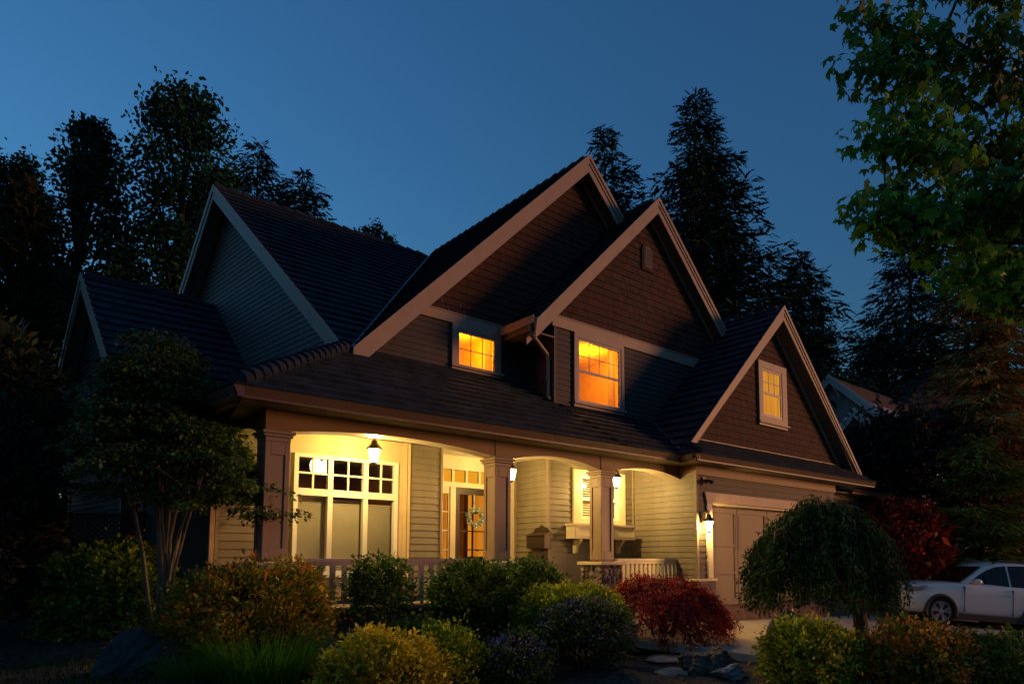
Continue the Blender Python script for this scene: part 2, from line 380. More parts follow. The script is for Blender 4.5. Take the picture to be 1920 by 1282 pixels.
# lower left gable
l0 = Vector((2.221, 16.391, 0)); lA = (19.0-16.391)/.9958
def lk(s, z, off=0): q = l0+G*s+GN*off; return (q.x, q.y, z)
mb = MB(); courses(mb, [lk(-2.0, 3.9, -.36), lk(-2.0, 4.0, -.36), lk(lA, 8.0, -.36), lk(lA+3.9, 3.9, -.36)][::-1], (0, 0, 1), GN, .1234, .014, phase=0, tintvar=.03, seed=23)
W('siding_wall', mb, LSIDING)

# ---- roofs
def roof(name, polys, nrm, updir, label=None, seed=1, e=ROOFE, tints=None):
    mb = MB()
    nn_ = Vector(nrm).normalized()
    for k, p in enumerate(polys):
        mb.poly([Vector(q)-nn_*.012 for q in p], (.4, .4, .4))
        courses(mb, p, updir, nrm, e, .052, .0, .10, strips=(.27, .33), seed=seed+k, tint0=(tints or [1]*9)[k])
    return W(name, mb, ROOF, label)
def zp(y): return 3.85+.6085*(y-8.9)
N_P = (0, -.6085, 1); U_P = (0, 1, .6085)
def pz(x, y): return (x, y, zp(y))
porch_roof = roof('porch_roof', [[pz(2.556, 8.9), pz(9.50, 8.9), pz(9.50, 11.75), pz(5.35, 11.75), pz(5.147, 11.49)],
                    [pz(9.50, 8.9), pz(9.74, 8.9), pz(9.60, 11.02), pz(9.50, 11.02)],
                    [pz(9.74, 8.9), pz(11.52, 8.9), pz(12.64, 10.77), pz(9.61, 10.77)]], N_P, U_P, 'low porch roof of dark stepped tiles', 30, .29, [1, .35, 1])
lh = [(2.556, 8.9, 3.85), (5.147, 11.49, 5.43), (4.80, 15.6, 5.43), (2.05, 14.4, 3.85)]
nl = (Vector(lh[1])-Vector(lh[0])).cross(Vector(lh[3])-Vector(lh[0])); nl = nl if nl.z > 0 else -nl
roof('porch_roof', [lh], nl, (1, 0, .6), None, 36)
m_main = .846
N_M = (0, -m_main, 1); U_M = (0, 1, m_main)
main_roof = roof('main_roof', [[(5.15, 11.5, 5.43), (5.24, 11.5, 5.43), (10.81, 18.2, 11.09), (4.53, 18.2, 11.09)]], N_M, U_M, 'steep main roof slope behind the left gable', 40, .33)
roof('main_roof', [[(4.53, 18.2, 11.09), (10.81, 18.2, 11.09), (10.81, 23.9, 5.08), (4.02, 23.9, 5.08)]], (0, 1.055, 1), (0, -1, 1.055), None, 41)
N_L = (-1, 0, 1); N_Rr = (1, 0, 1)
roof('gable_roof', [[(5.204, 11.35, 5.40), (11.113, 11.35, 11.395), (11.113, 18.6, 11.395), (10.81, 18.2, 11.09), (5.24, 11.5, 5.43)]], (-1.015, 0, 1), (1, 0, 1.015), 'left slope of the big back gable', 42)
roof('gable_roof', [[(11.113, 11.35, 11.395), (12.33, 11.35, 10.17), (12.33, 19, 10.17), (11.113, 19, 11.395)]], (1, 0, 1), (-1, 0, 1), None, 43)
roof('gable_roof', [[(8.72, 10.45, 6.52), (12.61, 10.45, 10.488), (12.61, 11.72, 10.488), (8.72, 11.72, 6.52)], [(12.28, 11.72, 10.15), (12.61, 11.72, 10.488), (12.61, 19, 10.488), (12.28, 19, 10.15)]], (-1.02, 0, 1), (1, 0, 1.02), 'left slope of the middle gable', 44)
roof('gable_roof', [[(12.61, 10.45, 10.488), (16.2, 10.45, 6.83), (16.2, 19, 6.83), (12.61, 19, 10.488)]], (1.02, 0, 1), (-1, 0, 1.02), None, 46)
roof('garage_roof', [[(11.58, 9.0, 3.93), (11.82, 9.0, 4.17), (15.80, 9.0, 8.15), (15.80, 10.78, 8.15), (12.64, 10.78, 4.99)], [(11.50, 8.5, 3.85), (11.82, 9.0, 4.17), (11.58, 9.0, 3.93), (11.50, 8.9, 3.85)]], (-1, 0, 1), (1, 0, 1), 'left slope of the garage gable', 47)
roof('garage_roof', [[(15.80, 9.0, 8.15), (19.80, 9.0, 4.15), (20.9, 10.0, 3.05), (20.9, 19, 3.05), (15.80, 19, 8.15)]], (1, 0, 1), (-1, 0, 1), None, 49)
def zq(y): return 3.85+.6085*(y-8.5)
roof('garage_roof', [[(11.50, 8.5, zq(8.5)), (19.75, 8.5, zq(8.5)), (19.75, 9.4, zq(9.4)), (12.08, 9.4, zq(9.4)), (11.82, 9.0, zq(9.0))]], (0, -.6085, 1), (0, 1, .6085), 'narrow skirt roof under the garage gable', 50, .29)
roof('lower_roof', [[(2.43, 14.35, 3.85), (5.0, 14.35, 3.85), (5.0, 19.0, 8.32), (1.98, 19.0, 8.32)]], (0, -.961, 1), (0, 1, .961), 'low left roof slope behind the many-stemmed tree', 52, .33)
roof('lower_roof', [[(1.98, 19.0, 8.32), (4.6, 19, 8.32), (4.2, 23.2, 3.9), (1.6, 23.2, 3.9)]], (0, 1.05, 1), (0, -1, 1.05), None, 53)
# ridge and hip caps: rows of overlapping half-round tiles
def caps(a, b, r=.10, step=.33, name='hip_cap'):
    a, b = Vector(a), Vector(b); L = (b-a).length; n = max(1, int(L/step)); d = (b-a)/n; mb = MB()
    for k in range(n):
        p = a+d*k; q = p+d*1.12; t = 1+rng.normal()*.06
        mb.tube([p+Vector((0, 0, .035)), q+Vector((0, 0, -.005))], [r*1.12, r*.92], 10, tint=(t, t*.98, t*1.02))
    return W(name, mb, ROOF, smooth=False)
caps((2.60, 8.94, 3.90), (5.12, 11.46, 5.45), .115, .24)
caps((11.55, 8.55, 3.90), (11.80, 8.97, 4.14), .07, .2)
caps((4.55, 18.2, 11.09), (10.7, 18.2, 11.09), .08, name='ridge_cap'); caps((11.113, 11.5, 11.38), (11.113, 18.5, 11.38), .08, name='ridge_cap')
caps((12.61, 10.6, 10.48), (12.61, 18.5, 10.48), .08, name='ridge_cap'); caps((15.8, 9.15, 8.14), (15.8, 13, 8.14), .08, name='ridge_cap'); caps((2.05, 19, 8.31), (4.4, 19, 8.31), .08, name='ridge_cap')
W('valley_flashing', MB().tube([(5.24, 11.45, 5.47), (10.78, 18.15, 11.12)], .035, 6).tube([(11.53, 8.9, 3.88), (12.63, 10.74, 5.02)], .03, 6), mk('flashing', (.16, .17, .18), .4, .1, metal=.5))

# ---- rakes (barge boards) and their soffits
def rake(ax, az, fx, y, d=.27, plumb=0, yw=None, sl=1.0, depth=.30, soff=True, cut=None):
    """one sloped board from apex (ax,az) down to x=fx; board face in the plane Y=y"""
    sg = 1 if fx > ax else -1; n = 1/math.sqrt(1+sl*sl); fz = az-abs(fx-ax)*sl
    v = d/n                                              # vertical depth of the board
    def zz(x): return az-abs(x-ax)*sl
    mb = MB()
    mb.prism([(ax, y, az), (ax, y, az-v), (fx+ (-sg*cut*v/2 if cut else 0), y, zz(fx)-(0 if cut else v) ), (fx, y, fz)] if cut else [(ax, y, az), (ax, y, az-v), (fx, y, fz-v), (fx, y, fz)], (0, .04, 0))
    w2 = v*.45
    mb.prism([(ax, y-.022, az+.03), (ax, y-.022, az-w2), (fx, y-.022, fz-w2), (fx, y-.022, fz+.03)], (0, .021, 0))
    w3 = v*.16
    mb.prism([(ax, y-.045, az+.05), (ax, y-.045, az-w3), (fx, y-.045, fz-w3), (fx, y-.045, fz+.05)], (0, .022, 0))
    r = W('rake_board', mb, FASCIA)
    if soff:
        s = MB(); zo = .26
        nst = 26; x0, x1 = ax, fx
        for k in range(nst):
            a = x0+(x1-x0)*k/nst; b = x0+(x1-x0)*(k+.94)/nst
            s.prism([(a, y+.04, zz(a)-zo), (b, y+.04, zz(b)-zo), (b, yw, zz(b)-zo), (a, yw, zz(a)-zo)], (0, 0, .02))
        s.prism([(x0, y+.04, zz(x0)-zo+.022), (x1, y+.04, zz(x1)-zo+.022), (x1, yw, zz(x1)-zo+.022), (x0, yw, zz(x0)-zo+.022)], (0, 0, .02))
        W('rake_soffit', s, SOFFIT, parent=r)
        # frieze against the wall
        f = MB().prism([(x0, yw-.035, zz(x0)-zo-.005), (x0, yw-.035, zz(x0)-zo-.15), (x1, yw-.035, zz(x1)-zo-.15), (x1, yw-.035, zz(x1)-zo-.005)], (0, .03, 0))
        W('frieze_board', f, FASCIA, parent=r)
    return r
rake(AX1, AZ1, 5.204, 11.33, .27, yw=11.70, sl=1.015); rake(AX1, AZ1, 12.7, 11.33, .27, yw=11.70, sl=1.0)
rake(AX2, AZ2, 8.70, 10.43, .24, yw=10.75, sl=1.02); rake(AX2, AZ2, 15.30, 10.43, .24, yw=10.75, sl=1.0)
rake(AX3, AZ3, 11.80, 8.98, .24, yw=9.35, sl=1.0, cut=1); rake(AX3, AZ3, 19.84, 8.98, .24, yw=9.35, sl=1.0, cut=1)
def skrake(fn, s0, z0, s1, z1, mat=FASCIA, ov=.40):
    v = .34; mb = MB()
    mb.prism([fn(s0, z0+.02), fn(s0, z0-v), fn(s1, z1-v), fn(s1, z1+.02)], GN*-.04)
    mb.prism([fn(s0, z0+.05, .024), fn(s0, z0-v*.4, .024), fn(s1, z1-v*.4, .024), fn(s1, z1+.05, .024)], GN*-.022)
    r = W('rake_board', mb, mat)
    W('rake_soffit', MB().prism([fn(s0, z0-.24, -.04), fn(s1, z1-.24, -.04), fn(s1, z1-.24, -ov), fn(s0, z0-.24, -ov)], (0, 0, .03)), SOFFIT, parent=r)
skrake(gk, 0, 5.42, sA, 11.10); skrake(gk, sA, 11.10, sC, 5.0)
skrake(lk, -1.9, 3.98, lA, 8.33, ov=.34); skrake(lk, lA, 8.33, lA+3.9, 4.0, ov=.34)

# ---- gutters, fascia and eaves soffits
def gutter_x(x0, x1, y, z):       # runs along X, open side up, sloping front
    mb = MB(); pr = [(y, z), (y+.015, z-.03), (y+.05, z-.11), (y+.05, z-.14), (y+.13, z-.14), (y+.13, z-.01), (y+.11, z-.01), (y+.11, z-.11), (y+.065, z-.11), (y+.02, z)]
    return mb.prism([(x0, a, b) for a, b in pr], (x1-x0, 0, 0))
def gutter_y(y0, y1, x, z, sg=1):
    mb = MB(); pr = [(0, 0), (.015, -.03), (.05, -.11), (.05, -.14), (.13, -.14), (.13, -.01), (.11, -.01), (.11, -.11), (.065, -.11), (.02, 0)]
    return mb.prism([(x+sg*a, y0, z+b) for a, b in pr], (0, y1-y0, 0))
W('gutter', gutter_x(2.54, 11.40, 8.88, 3.86), GUTTER, 'long brown gutter along the porch eave')
W('gutter', gutter_x(11.37, 19.72, 8.48, 3.86), GUTTER, 'brown gutter over the garage door')
W('gutter', gutter_y(8.50, 8.90, 11.37, 3.86), GUTTER)
mb = MB(); pr = [(0, 0), (.05, -.11), (.05, -.14), (.13, -.14), (.13, -.01)]
a, b = Vector((2.54, 8.88, 3.86)), Vector((2.0, 14.4, 3.86))
mb.prism([(a.x+p, a.y, a.z+q) for p, q in pr], b-a); W('gutter', mb, GUTTER)
W('gutter', gutter_y(10.45, 11.69, 8.64, 6.64), mk('eave_paint', (.55, .40, .24), .5, .05))
W('gutter', gutter_x(19.75, 22.4, 9.15, 3.75), GUTTER)
W('eave_soffit', MB().box(8.78, 9.48, 10.72, 11.70, 6.40, 6.43).box(8.79, 8.82, 10.50, 11.70, 6.43, 6.60), SOFFIT)
W('eave_soffit', MB().box(2.68, 11.50, 9.01, 9.36, 3.715, 3.745).box(2.75, 3.12, 9.361, 11.1, 3.715, 3.745).box(11.50, 19.7, 8.61, 8.96, 3.715, 3.745).box(11.50, 11.96, 8.961, 9.36, 3.715, 3.745).box(18.1, 22.3, 9.28, 9.62, 3.60, 3.63).box(19.0, 19.7, 8.961, 9.27, 3.715, 3.745), SOFFIT)
mb = MB().prism([(2.68, 9.01, 3.715), (3.06, 11.1, 3.715), (2.76, 14.35, 3.715), (2.15, 14.35, 3.715)], (0, 0, .02)); W('eave_soffit', mb, SOFFIT)
W('porch_ceiling', MB().box(3.1, 11.95, 9.36, 11.9, 3.82, 3.85), CEIL)
W('frieze_board', MB().box(11.93, 18.12, 8.90, 8.95, 3.50, 3.715).box(11.90, 11.935, 8.90, 9.36, 3.50, 3.715).box(18.12, 20.6, 9.56, 9.60, 3.45, 3.60), BEAM)

# ---- arched beams
def arch_beam(x0, x1, y0, y1, zend, zmid, ztop=3.82, along='x', n=18):
    b = [(x0+(x1-x0)*k/n, zend+(zmid-zend)*(1-(2*k/n-1)**2)) for k in range(n+1)]
    pl = b+[(x1, ztop), (x0, ztop)]
    mb = MB()
    for k in range(n):
        q = [b[k], b[k+1], (b[k+1][0], ztop), (b[k][0], ztop)]
        if along == 'x': mb.prism([(x, y0, z) for x, z in q], (0, y1-y0, 0))
        else: mb.prism([(y0, x, z) for x, z in q], (y1-y0, 0, 0))
    return mb
def arch(x0, x1, y0, y1, zend, zmid, along='x', n=24, ztop=3.82, tint=None):
    """front and back faces plus soffit as one clean shell"""
    xs = [x0+(x1-x0)*k/n for k in range(n+1)]; zs = [zend+(zmid-zend)*(1-(2*k/n-1)**2) for k in range(n+1)]
    P = (lambda a, b, z: (a, b, z)) if along == 'x' else (lambda a, b, z: (b, a, z))
    mb = MB()
    for k in range(n):
        mb.poly([P(xs[k], y0, zs[k]), P(xs[k+1], y0, zs[k+1]), P(xs[k+1], y0, ztop), P(xs[k], y0, ztop)])
        mb.poly([P(xs[k], y1, zs[k]), P(xs[k+1], y1, zs[k+1]), P(xs[k+1], y1, ztop), P(xs[k], y1, ztop)])
        mb.poly([P(xs[k], y0, zs[k]), P(xs[k+1], y0, zs[k+1]), P(xs[k+1], y1, zs[k+1]), P(xs[k], y1, zs[k])])
    return mb
def beam(*a, **k):
    o = W('arched_beam', arch(*a, **k), [BEAM, TRIM]); me = o.data
    for i in range(2, len(me.polygons), 3): me.polygons[i].material_index = 1      # the soffit of the arch is cream
    for i in range(1, len(me.polygons), 3): me.polygons[i].material_index = 1
    return o
beam(3.44, 6.92, 9.37, 9.68, 3.44, 3.56); beam(7.25, 9.48, 9.37, 9.68, 3.42, 3.57); beam(9.82, 11.94, 9.37, 9.68, 3.43, 3.57)
beam(9.70, 11.09, 3.11, 3.42, 3.43, 3.57, along='y')
for a, b in ((3.10, 3.44), (6.92, 7.25), (9.48, 9.82)): W('beam_end', MB().box(a, b, 9.36, 9.70, 3.42, 3.82), BEAM)

# ---- columns
def column(x0):
    x1, y0, y1 = x0+.335, 9.355, 9.69
    c = W('porch_column', MB().box(x0+.02, x1-.02, y0+.02, y1-.02, 1.66, 3.36), COLUMN)
    mb = MB()
    t = .021
    for (a0, a1, b0, b1, z0, z1) in ((x0, x0+.07, y0, y0+t, 1.68, 3.28), (x1-.07, x1, y0, y0+t, 1.68, 3.28), (x0+.07, x1-.07, y0, y0+t, 1.68, 1.84), (x0+.07, x1-.07, y0, y0+t, 3.10, 3.28),
                                     (x0, x0+t, y0+t, y0+.07, 1.68, 3.28), (x0, x0+t, y1-.07, y1, 1.68, 3.28), (x0, x0+t, y0+.07, y1-.07, 1.68, 1.84), (x0, x0+t, y0+.07, y1-.07, 3.10, 3.28),
                                     (x1-t, x1, y0+t, y0+.07, 1.68, 3.28), (x1-t, x1, y1-.07, y1, 1.68, 3.28), (x1-t, x1, y0+.07, y1-.07, 1.68, 1.84), (x1-t, x1, y0+.07, y1-.07, 3.10, 3.28)):
        mb.box(a0, a1, b0, b1, z0, z1)
    bevel(W('panel_frame', mb, COLUMN, parent=c), .004, 1)
    k = MB()
    for e, z0, z1 in ((.005, 3.28, 3.34), (.03, 3.34, 3.38), (.055, 3.38, 3.42)): k.box(x0-e, x1+e, y0-e, y1+e, z0, z1)
    bevel(W('capital', k, COLUMN, parent=c), .006, 1)
    pa, pb, qa, qb = x0-.11, x1+.11, y0-.11, y1+.13
    p = MB().box(pa, pb, qa, qb, .25, 1.58); rs = np.random.default_rng(int(x0*10))
    for f in range(2):
        z = .3
        while z < 1.55:
            h = rs.uniform(.08, .17); a = pa if f == 0 else qa; e = pb if f == 0 else qb
            while a < e-.03:
                w = min(rs.uniform(.08, .22), e-a); tv = rs.uniform(.5, 1.5); tt = (tv*rs.uniform(.95, 1.1), tv, tv*rs.uniform(.8, 1.02))
                if f == 0: p.blob((a+w/2, qa, z+h/2), (w*.54, .045, h*.54), int(rs.integers(1e6)), .35, 2, tt, True)
                else: p.blob((pa, a+w/2, z+h/2), (.045, w*.54, h*.54), int(rs.integers(1e6)), .35, 2, tt, True)
                a += w
            z += h*.94
    W('stone_pier', p, STONE, parent=c)
    bevel(W('pier_cap', MB().box(pa-.07, pb+.07, qa-.07, qb+.05, 1.58, 1.645), TRIM, parent=c), .01)
    return c
for x in (3.105, 6.915, 9.48): column(x)

# ---- porch floor, steps and skirting
W('porch_floor', MB().box(3.1, 11.94, 9.40, 11.86, .93, 1.0).box(3.05, 11.94, 9.33, 9.399, .95, .998), DECK)
for a, b in ((3.1, 7.2), (9.5, 11.94)): mb = MB(); siding_rect(mb, 'Y', 9.42, a, b, .1, .93, .19, .016, 24); W('porch_skirt', mb, SIDING)
W('entry_steps', MB().box(7.5, 9.1, 9.05, 9.33, .3, .82).box(7.5, 9.1, 8.77, 9.05, .3, .64).box(7.5, 9.1, 8.49, 8.77, .3, .47), CONC)

# ---- railings
def railing(x0, x1, pitch, w, mat, wd=.03):
    r = W('railing', MB().box(x0, x1, 9.47, 9.56, 1.65, 1.705).box(x0, x1, 9.485, 9.545, 1.60, 1.65), mat)
    W('bottom_rail', MB().box(x0, x1, 9.48, 9.55, 1.05, 1.11), mat, parent=r)
    n = int((x1-x0)/pitch)
    for k in range(n):
        x = x0+(k+.5)*(x1-x0)/n
        W('baluster', MB().box(x-w/2, x+w/2, 9.50, 9.50+wd, 1.11, 1.60), mat, parent=r)
railing(3.70, 6.60, .172, .078, RAIL); railing(10.06, 11.92, .13, .075, TRIM)

# ---- upper windows
def sash_window(name, y, ox0, ox1, oz0, oz1, px0, px1, pz0, pz1, rows, cols, lit, label, meet=None, apron=.11, cas=FASCIA):
    w = W(name, MB().box(ox0, px0-.06, y-.05, y, oz0+apron, oz1).box(px1+.06, ox1, y-.05, y, oz0+apron, oz1).box(px0-.06, px1+.06, y-.05, y, pz1+.06, oz1).box(px0-.06, px1+.06, y-.05, y, oz0+apron, pz0-.06), cas, label)
    W('sill', MB().box(ox0-.02, ox1+.06, y-.085, y, oz0+apron-.045, oz0+apron-.001).box(ox0, ox1, y-.04, y, oz0, oz0+apron-.046), cas, parent=w)
    s = MB()
    for a0, a1, b0, b1 in ((px0-.059, px0, pz0-.059, pz1+.059), (px1, px1+.059, pz0-.059, pz1+.059), (px0, px1, pz0-.059, pz0), (px0, px1, pz1, pz1+.059)): s.box(a0, a1, y-.035, y-.002, b0, b1)
    zb = pz0 if meet is None else meet
    if meet: s.box(px0, px1, y-.032, y-.004, meet-.035, meet+.02)
    for k in range(1, cols): x = px0+(px1-px0)*k/cols; s.box(x-.008, x+.008, y-.022, y-.008, zb, pz1)
    for k in range(1, rows): z = zb+(pz1-zb)*k/rows; s.box(px0, px1, y-.0225, y-.0085, z-.008, z+.008)
    W('sash', s, SASH, parent=w)
    if lit: W('curtain', MB().poly([(px0, y-.003, pz0), (px1, y-.003, pz0), (px1, y-.003, pz1), (px0, y-.003, pz1)]), lit, parent=w)
    W('pane', MB().poly([(px0, y-.015, pz0), (px1, y-.015, pz0), (px1, y-.015, pz1), (px0, y-.015, pz1)]), GLASS, parent=w)
    return w
sash_window('window', 11.68, 7.49, 8.73, 5.55, 6.524, 7.665, 8.56, 5.69, 6.355, 2, 3, None, 'small lit window of six panes in the back gable')
sash_window('window', 10.73, 10.015, 11.60, 5.0, 6.659, 10.17, 11.45, 5.165, 6.49, 2, 4, None, 'lit sash window in the middle gable', meet=5.82)
sash_window('window', 9.325, 15.05, 16.38, 5.05, 6.71, 15.27, 16.09, 5.36, 6.47, 2, 3, LITBLIND, 'tall lit sash window in the garage gable', meet=5.91)
W('downspout', MB().tube([(8.72, 10.65, 6.52), (8.74, 10.66, 6.40), (8.86, 10.70, 6.30), (9.36, 10.84, 6.05), (9.40, 10.85, 5.9), (9.40, 10.85, 5.16), (9.38, 10.80, 5.06)], .042, 10)
  .box(9.40, 9.47, 10.83, 10.87, 5.95, 5.98).box(9.40, 9.47, 10.83, 10.87, 5.30, 5.33), FASCIA, 'bent downspout beside the middle gable', smooth=True)

# ---- big porch window with blinds and the dark room behind
wx = [(4.20, 4.70), (4.785, 5.335), (5.42, 5.925)]; Z0, Z1, Z2, Z3 = 1.50, 2.735, 2.85, 3.36
mb = MB().box(4.13, 4.20, 11.03, 11.12, 1.44, 3.42).box(5.925, 5.995, 11.03, 11.12, 1.44, 3.42).box(4.20, 5.925, 11.03, 11.12, 3.36, 3.42).box(4.20, 5.925, 11.03, 11.12, Z1, Z2).box(4.20, 5.925, 11.03, 11.12, 1.44, Z0)
for a, b in ((4.70, 4.785), (5.335, 5.42)): mb.box(a, b, 11.03, 11.12, Z0, Z1).box(a, b, 11.03, 11.12, Z2, 3.36)
pw = W('window', mb, WHITE, 'wide white porch window with blinds and small upper panes')
W('sill', MB().box(4.08, 6.04, 10.98, 11.08, 1.39, 1.439), WHITE, parent=pw)
mb = MB()
for a, b in wx:
    x = (a+b)/2; mb.box(x-.014, x+.014, 11.05, 11.08, Z2, Z3); mb.box(a, x-.014, 11.051, 11.081, 3.09, 3.12); mb.box(x+.014, b, 11.051, 11.081, 3.09, 3.12)
W('muntin', mb, WHITE, parent=pw)
mb = MB()
for a, b in wx: mb.poly([(a, 11.10, Z0), (b, 11.10, Z0), (b, 11.10, Z1), (a, 11.10, Z1)]); mb.poly([(a, 11.095, Z2), (b, 11.095, Z2), (b, 11.095, Z3), (a, 11.095, Z3)])
W('pane', mb, GLASS, parent=pw)
mb = MB()
for (a, b), top in zip(wx, (2.70, 2.66, 2.62)):
    z = 1.50
    while z < top: mb.prism([(a+.01, 11.155, z), (a+.01, 11.185, z+.042), (a+.01, 11.187, z+.044), (a+.01, 11.157, z+.001)], (b-a-.02, 0, 0)); z += .034
    mb.box(a+.008, b-.008, 11.15, 11.19, top, top+.03)
W('blind', mb, BLIND, parent=pw)
DARKWALL = mk('interior_paint', (.20, .085, .035), .8, .1); DARKCEIL = mk('interior_ceiling', (.12, .09, .07), .8, .1)
mb = MB().box(3.7, 6.6, 14.6, 14.65, 1.0, 3.7).box(3.65, 3.7, 11.2, 14.6, 1.0, 3.7).box(6.6, 6.65, 11.2, 14.6, 1.0, 3.7).box(3.7, 6.6, 11.2, 14.6, .95, 1.0)
W('interior_wall', mb, DARKWALL); W('interior_ceiling', MB().box(3.7, 6.6, 11.2, 14.6, 3.66, 3.70), DARKCEIL)
W('interior_cabinet', MB().box(5.1, 6.55, 14.1, 14.58, 1.0, 2.75).box(5.05, 6.58, 14.05, 14.59, 2.75, 2.80), mk('cabinet', (.22, .17, .12), .5, .1))

# ---- front door, sidelight and transom
YD = 11.85
mb = MB().box(6.95, 7.44, YD, YD+.1, .95, 3.85).box(7.44, 9.32, YD, YD+.1, 3.53, 3.85).box(7.44, 9.32, YD, YD+.1, 3.17, 3.27).box(7.62, 7.745, YD-.02, YD+.1, 1.0, 3.169).box(8.665, 9.32, YD, YD+.1, 1.0, 3.17).box(9.05, 9.32, YD, YD+.1, 3.27, 3.53)
mb.box(8.80, 8.88, YD-.025, YD-.001, 1.0, 3.17)
W('door_surround', mb, TRIM)
mb = MB()
for x in (7.44, 7.70, 8.03, 8.36, 8.69, 9.02): mb.box(x-.025, x+.025, YD+.01, YD+.06, 3.27, 3.53)
tr = W('transom', mb, TRIM, 'row of small lit panes over the front door'); W('pane', MB().poly([(7.44, YD+.07, 3.27), (9.05, YD+.07, 3.27), (9.05, YD+.07, 3.53), (7.44, YD+.07, 3.53)]), GLASS, parent=tr)
mb = MB().box(7.44, 7.46, YD+.01, YD+.06, 1.0, 3.17).box(7.585, 7.62, YD+.01, YD+.06, 1.0, 3.17).box(7.46, 7.585, YD+.01, YD+.06, 3.03, 3.17).box(7.46, 7.585, YD+.01, YD+.06, 1.0, 1.16)
for z in (1.5, 1.885, 2.27, 2.655): mb.box(7.46, 7.585, YD+.015, YD+.055, z-.014, z+.014)
sl = W('sidelight', mb, TRIM); W('pane', MB().poly([(7.46, YD+.07, 1.16), (7.585, YD+.07, 1.16), (7.585, YD+.07, 3.03), (7.46, YD+.07, 3.03)]), GLASS, parent=sl)
mb = MB().box(7.75, 7.86, YD+.01, YD+.06, 1.0, 3.165).box(8.55, 8.66, YD+.01, YD+.06, 1.0, 3.165).box(7.86, 8.55, YD+.01, YD+.06, 3.03, 3.165).box(7.86, 8.55, YD+.01, YD+.06, 1.0, 1.14).box(8.195, 8.215, YD+.012, YD+.058, 1.14, 3.03)
for z in (1.5, 1.885, 2.27, 2.655): mb.box(7.86, 8.195, YD+.013, YD+.057, z-.012, z+.012); mb.box(8.215, 8.55, YD+.013, YD+.057, z-.012, z+.012)
fd = W('front_door', mb, DARKDOOR, 'dark framed glass front door with ten panes')
W('pane', MB().poly([(7.86, YD+.05, 1.14), (8.55, YD+.05, 1.14), (8.55, YD+.05, 3.03), (7.86, YD+.05, 3.03)]), GLASS, parent=fd)
W('door_handle', MB().box(8.58, 8.62, YD-.02, YD+.009, 1.95, 2.15).tube([(8.60, YD-.05, 2.0), (8.50, YD-.06, 2.0)], .012, 8), BRONZE, parent=fd)
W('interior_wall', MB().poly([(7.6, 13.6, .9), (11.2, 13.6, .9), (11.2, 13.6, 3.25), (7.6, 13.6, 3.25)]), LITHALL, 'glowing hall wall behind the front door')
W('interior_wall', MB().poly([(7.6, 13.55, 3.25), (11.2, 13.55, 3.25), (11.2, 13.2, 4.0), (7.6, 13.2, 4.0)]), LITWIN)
W('interior_wall', MB().box(11.2, 11.25, 12.0, 13.6, .9, 4.0).box(7.35, 7.4, 11.96, 13.6, .9, 4.0), DARKWALL)
W('interior_cabinet', MB().box(8.93, 9.05, 13.3, 13.5, .95, 3.2).box(8.8, 9.9, 12.8, 13.2, .95, 1.75), mk('hall_furniture', (.16, .045, .016), .6, .2))

# ---- side window and flower box shelf in the recess
W3 = 10.735
mb = MB().box(10.01, 10.23, W3-.03, W3+.1, 2.46, 3.63).box(11.41, 11.63, W3-.03, W3+.1, 2.46, 3.63).box(10.23, 11.41, W3-.03, W3+.1, 3.50, 3.63).box(10.23, 11.41, W3-.03, W3+.1, 2.46, 2.56)
rw = W('window', mb, TRIM, 'cream framed window behind the right porch column')
W('sash', MB().box(10.23, 10.29, W3, W3+.06, 2.56, 3.50).box(11.35, 11.41, W3, W3+.06, 2.56, 3.50).box(10.29, 11.35, W3, W3+.06, 2.97, 3.04).box(10.29, 11.35, W3, W3+.06, 3.45, 3.50).box(10.29, 11.35, W3, W3+.06, 2.56, 2.61), WHITE, parent=rw)
W('pane', MB().poly([(10.29, W3+.03, 2.61), (11.35, W3+.03, 2.61), (11.35, W3+.03, 3.45), (10.29, W3+.03, 3.45)]), GLASS, parent=rw)
mb = MB(); z = 2.62
while z < 3.44: mb.prism([(10.29, W3+.07, z), (10.29, W3+.10, z+.02), (10.29, W3+.105, z+.022), (10.29, W3+.075, z+.001)], (1.06, 0, 0)); z += .052
W('blind', mb, WHITE, parent=rw)
W('curtain', MB().poly([(10.25, W3+.13, 2.55), (11.4, W3+.13, 2.55), (11.4, W3+.13, 3.5), (10.25, W3+.13, 3.5)]), mk_lit('lit_den', (.40, .16, .02), (.7, .30, .05), .8), parent=rw)

# ---- garage door and its casing
mb = MB().prism([(12.27, 8.895, 2.90), (12.45, 8.895, 2.90), (12.45, 8.895, 2.93), (17.55, 8.895, 2.93), (17.55, 8.895, 2.90), (17.73, 8.895, 2.90), (17.80, 8.895, 3.14), (12.20, 8.895, 3.14)], (0, .052, 0))
W('door_head', mb, FASCIA)
W('door_jamb', MB().box(12.27, 12.45, 8.90, 9.18, 1.28, 2.90).box(17.55, 17.73, 8.90, 9.18, .66, 2.90).box(12.45, 17.55, 8.951, 9.18, 2.88, 2.929), TRIM)
for q in ((11.90, 12.47, 8.86, 9.2, .3, 1.23), (17.55, 18.1, 8.87, 9.0, .3, .66)): W('corner_pier', MB().box(*q), STONE)
W('pier_cap', MB().box(11.86, 12.50, 8.83, 9.2, 1.23, 1.275), TRIM)
mb = MB().box(12.45, 17.55, 9.15, 9.19, .66, 2.89)
xs = [12.45, 13.725, 15.0, 16.275, 17.55]
for k in range(4):
    a, b = xs[k]+.012, xs[k+1]-.012
    for z0, z1 in ((.68, .80), (1.36, 1.40), (1.98, 2.02), (2.74, 2.86)): mb.box(a+.10, b-.10, 9.128, 9.149, z0, z1)
    mb.box(a, a+.10, 9.128, 9.149, .68, 2.86); mb.box(b-.10, b, 9.128, 9.149, .68, 2.86)
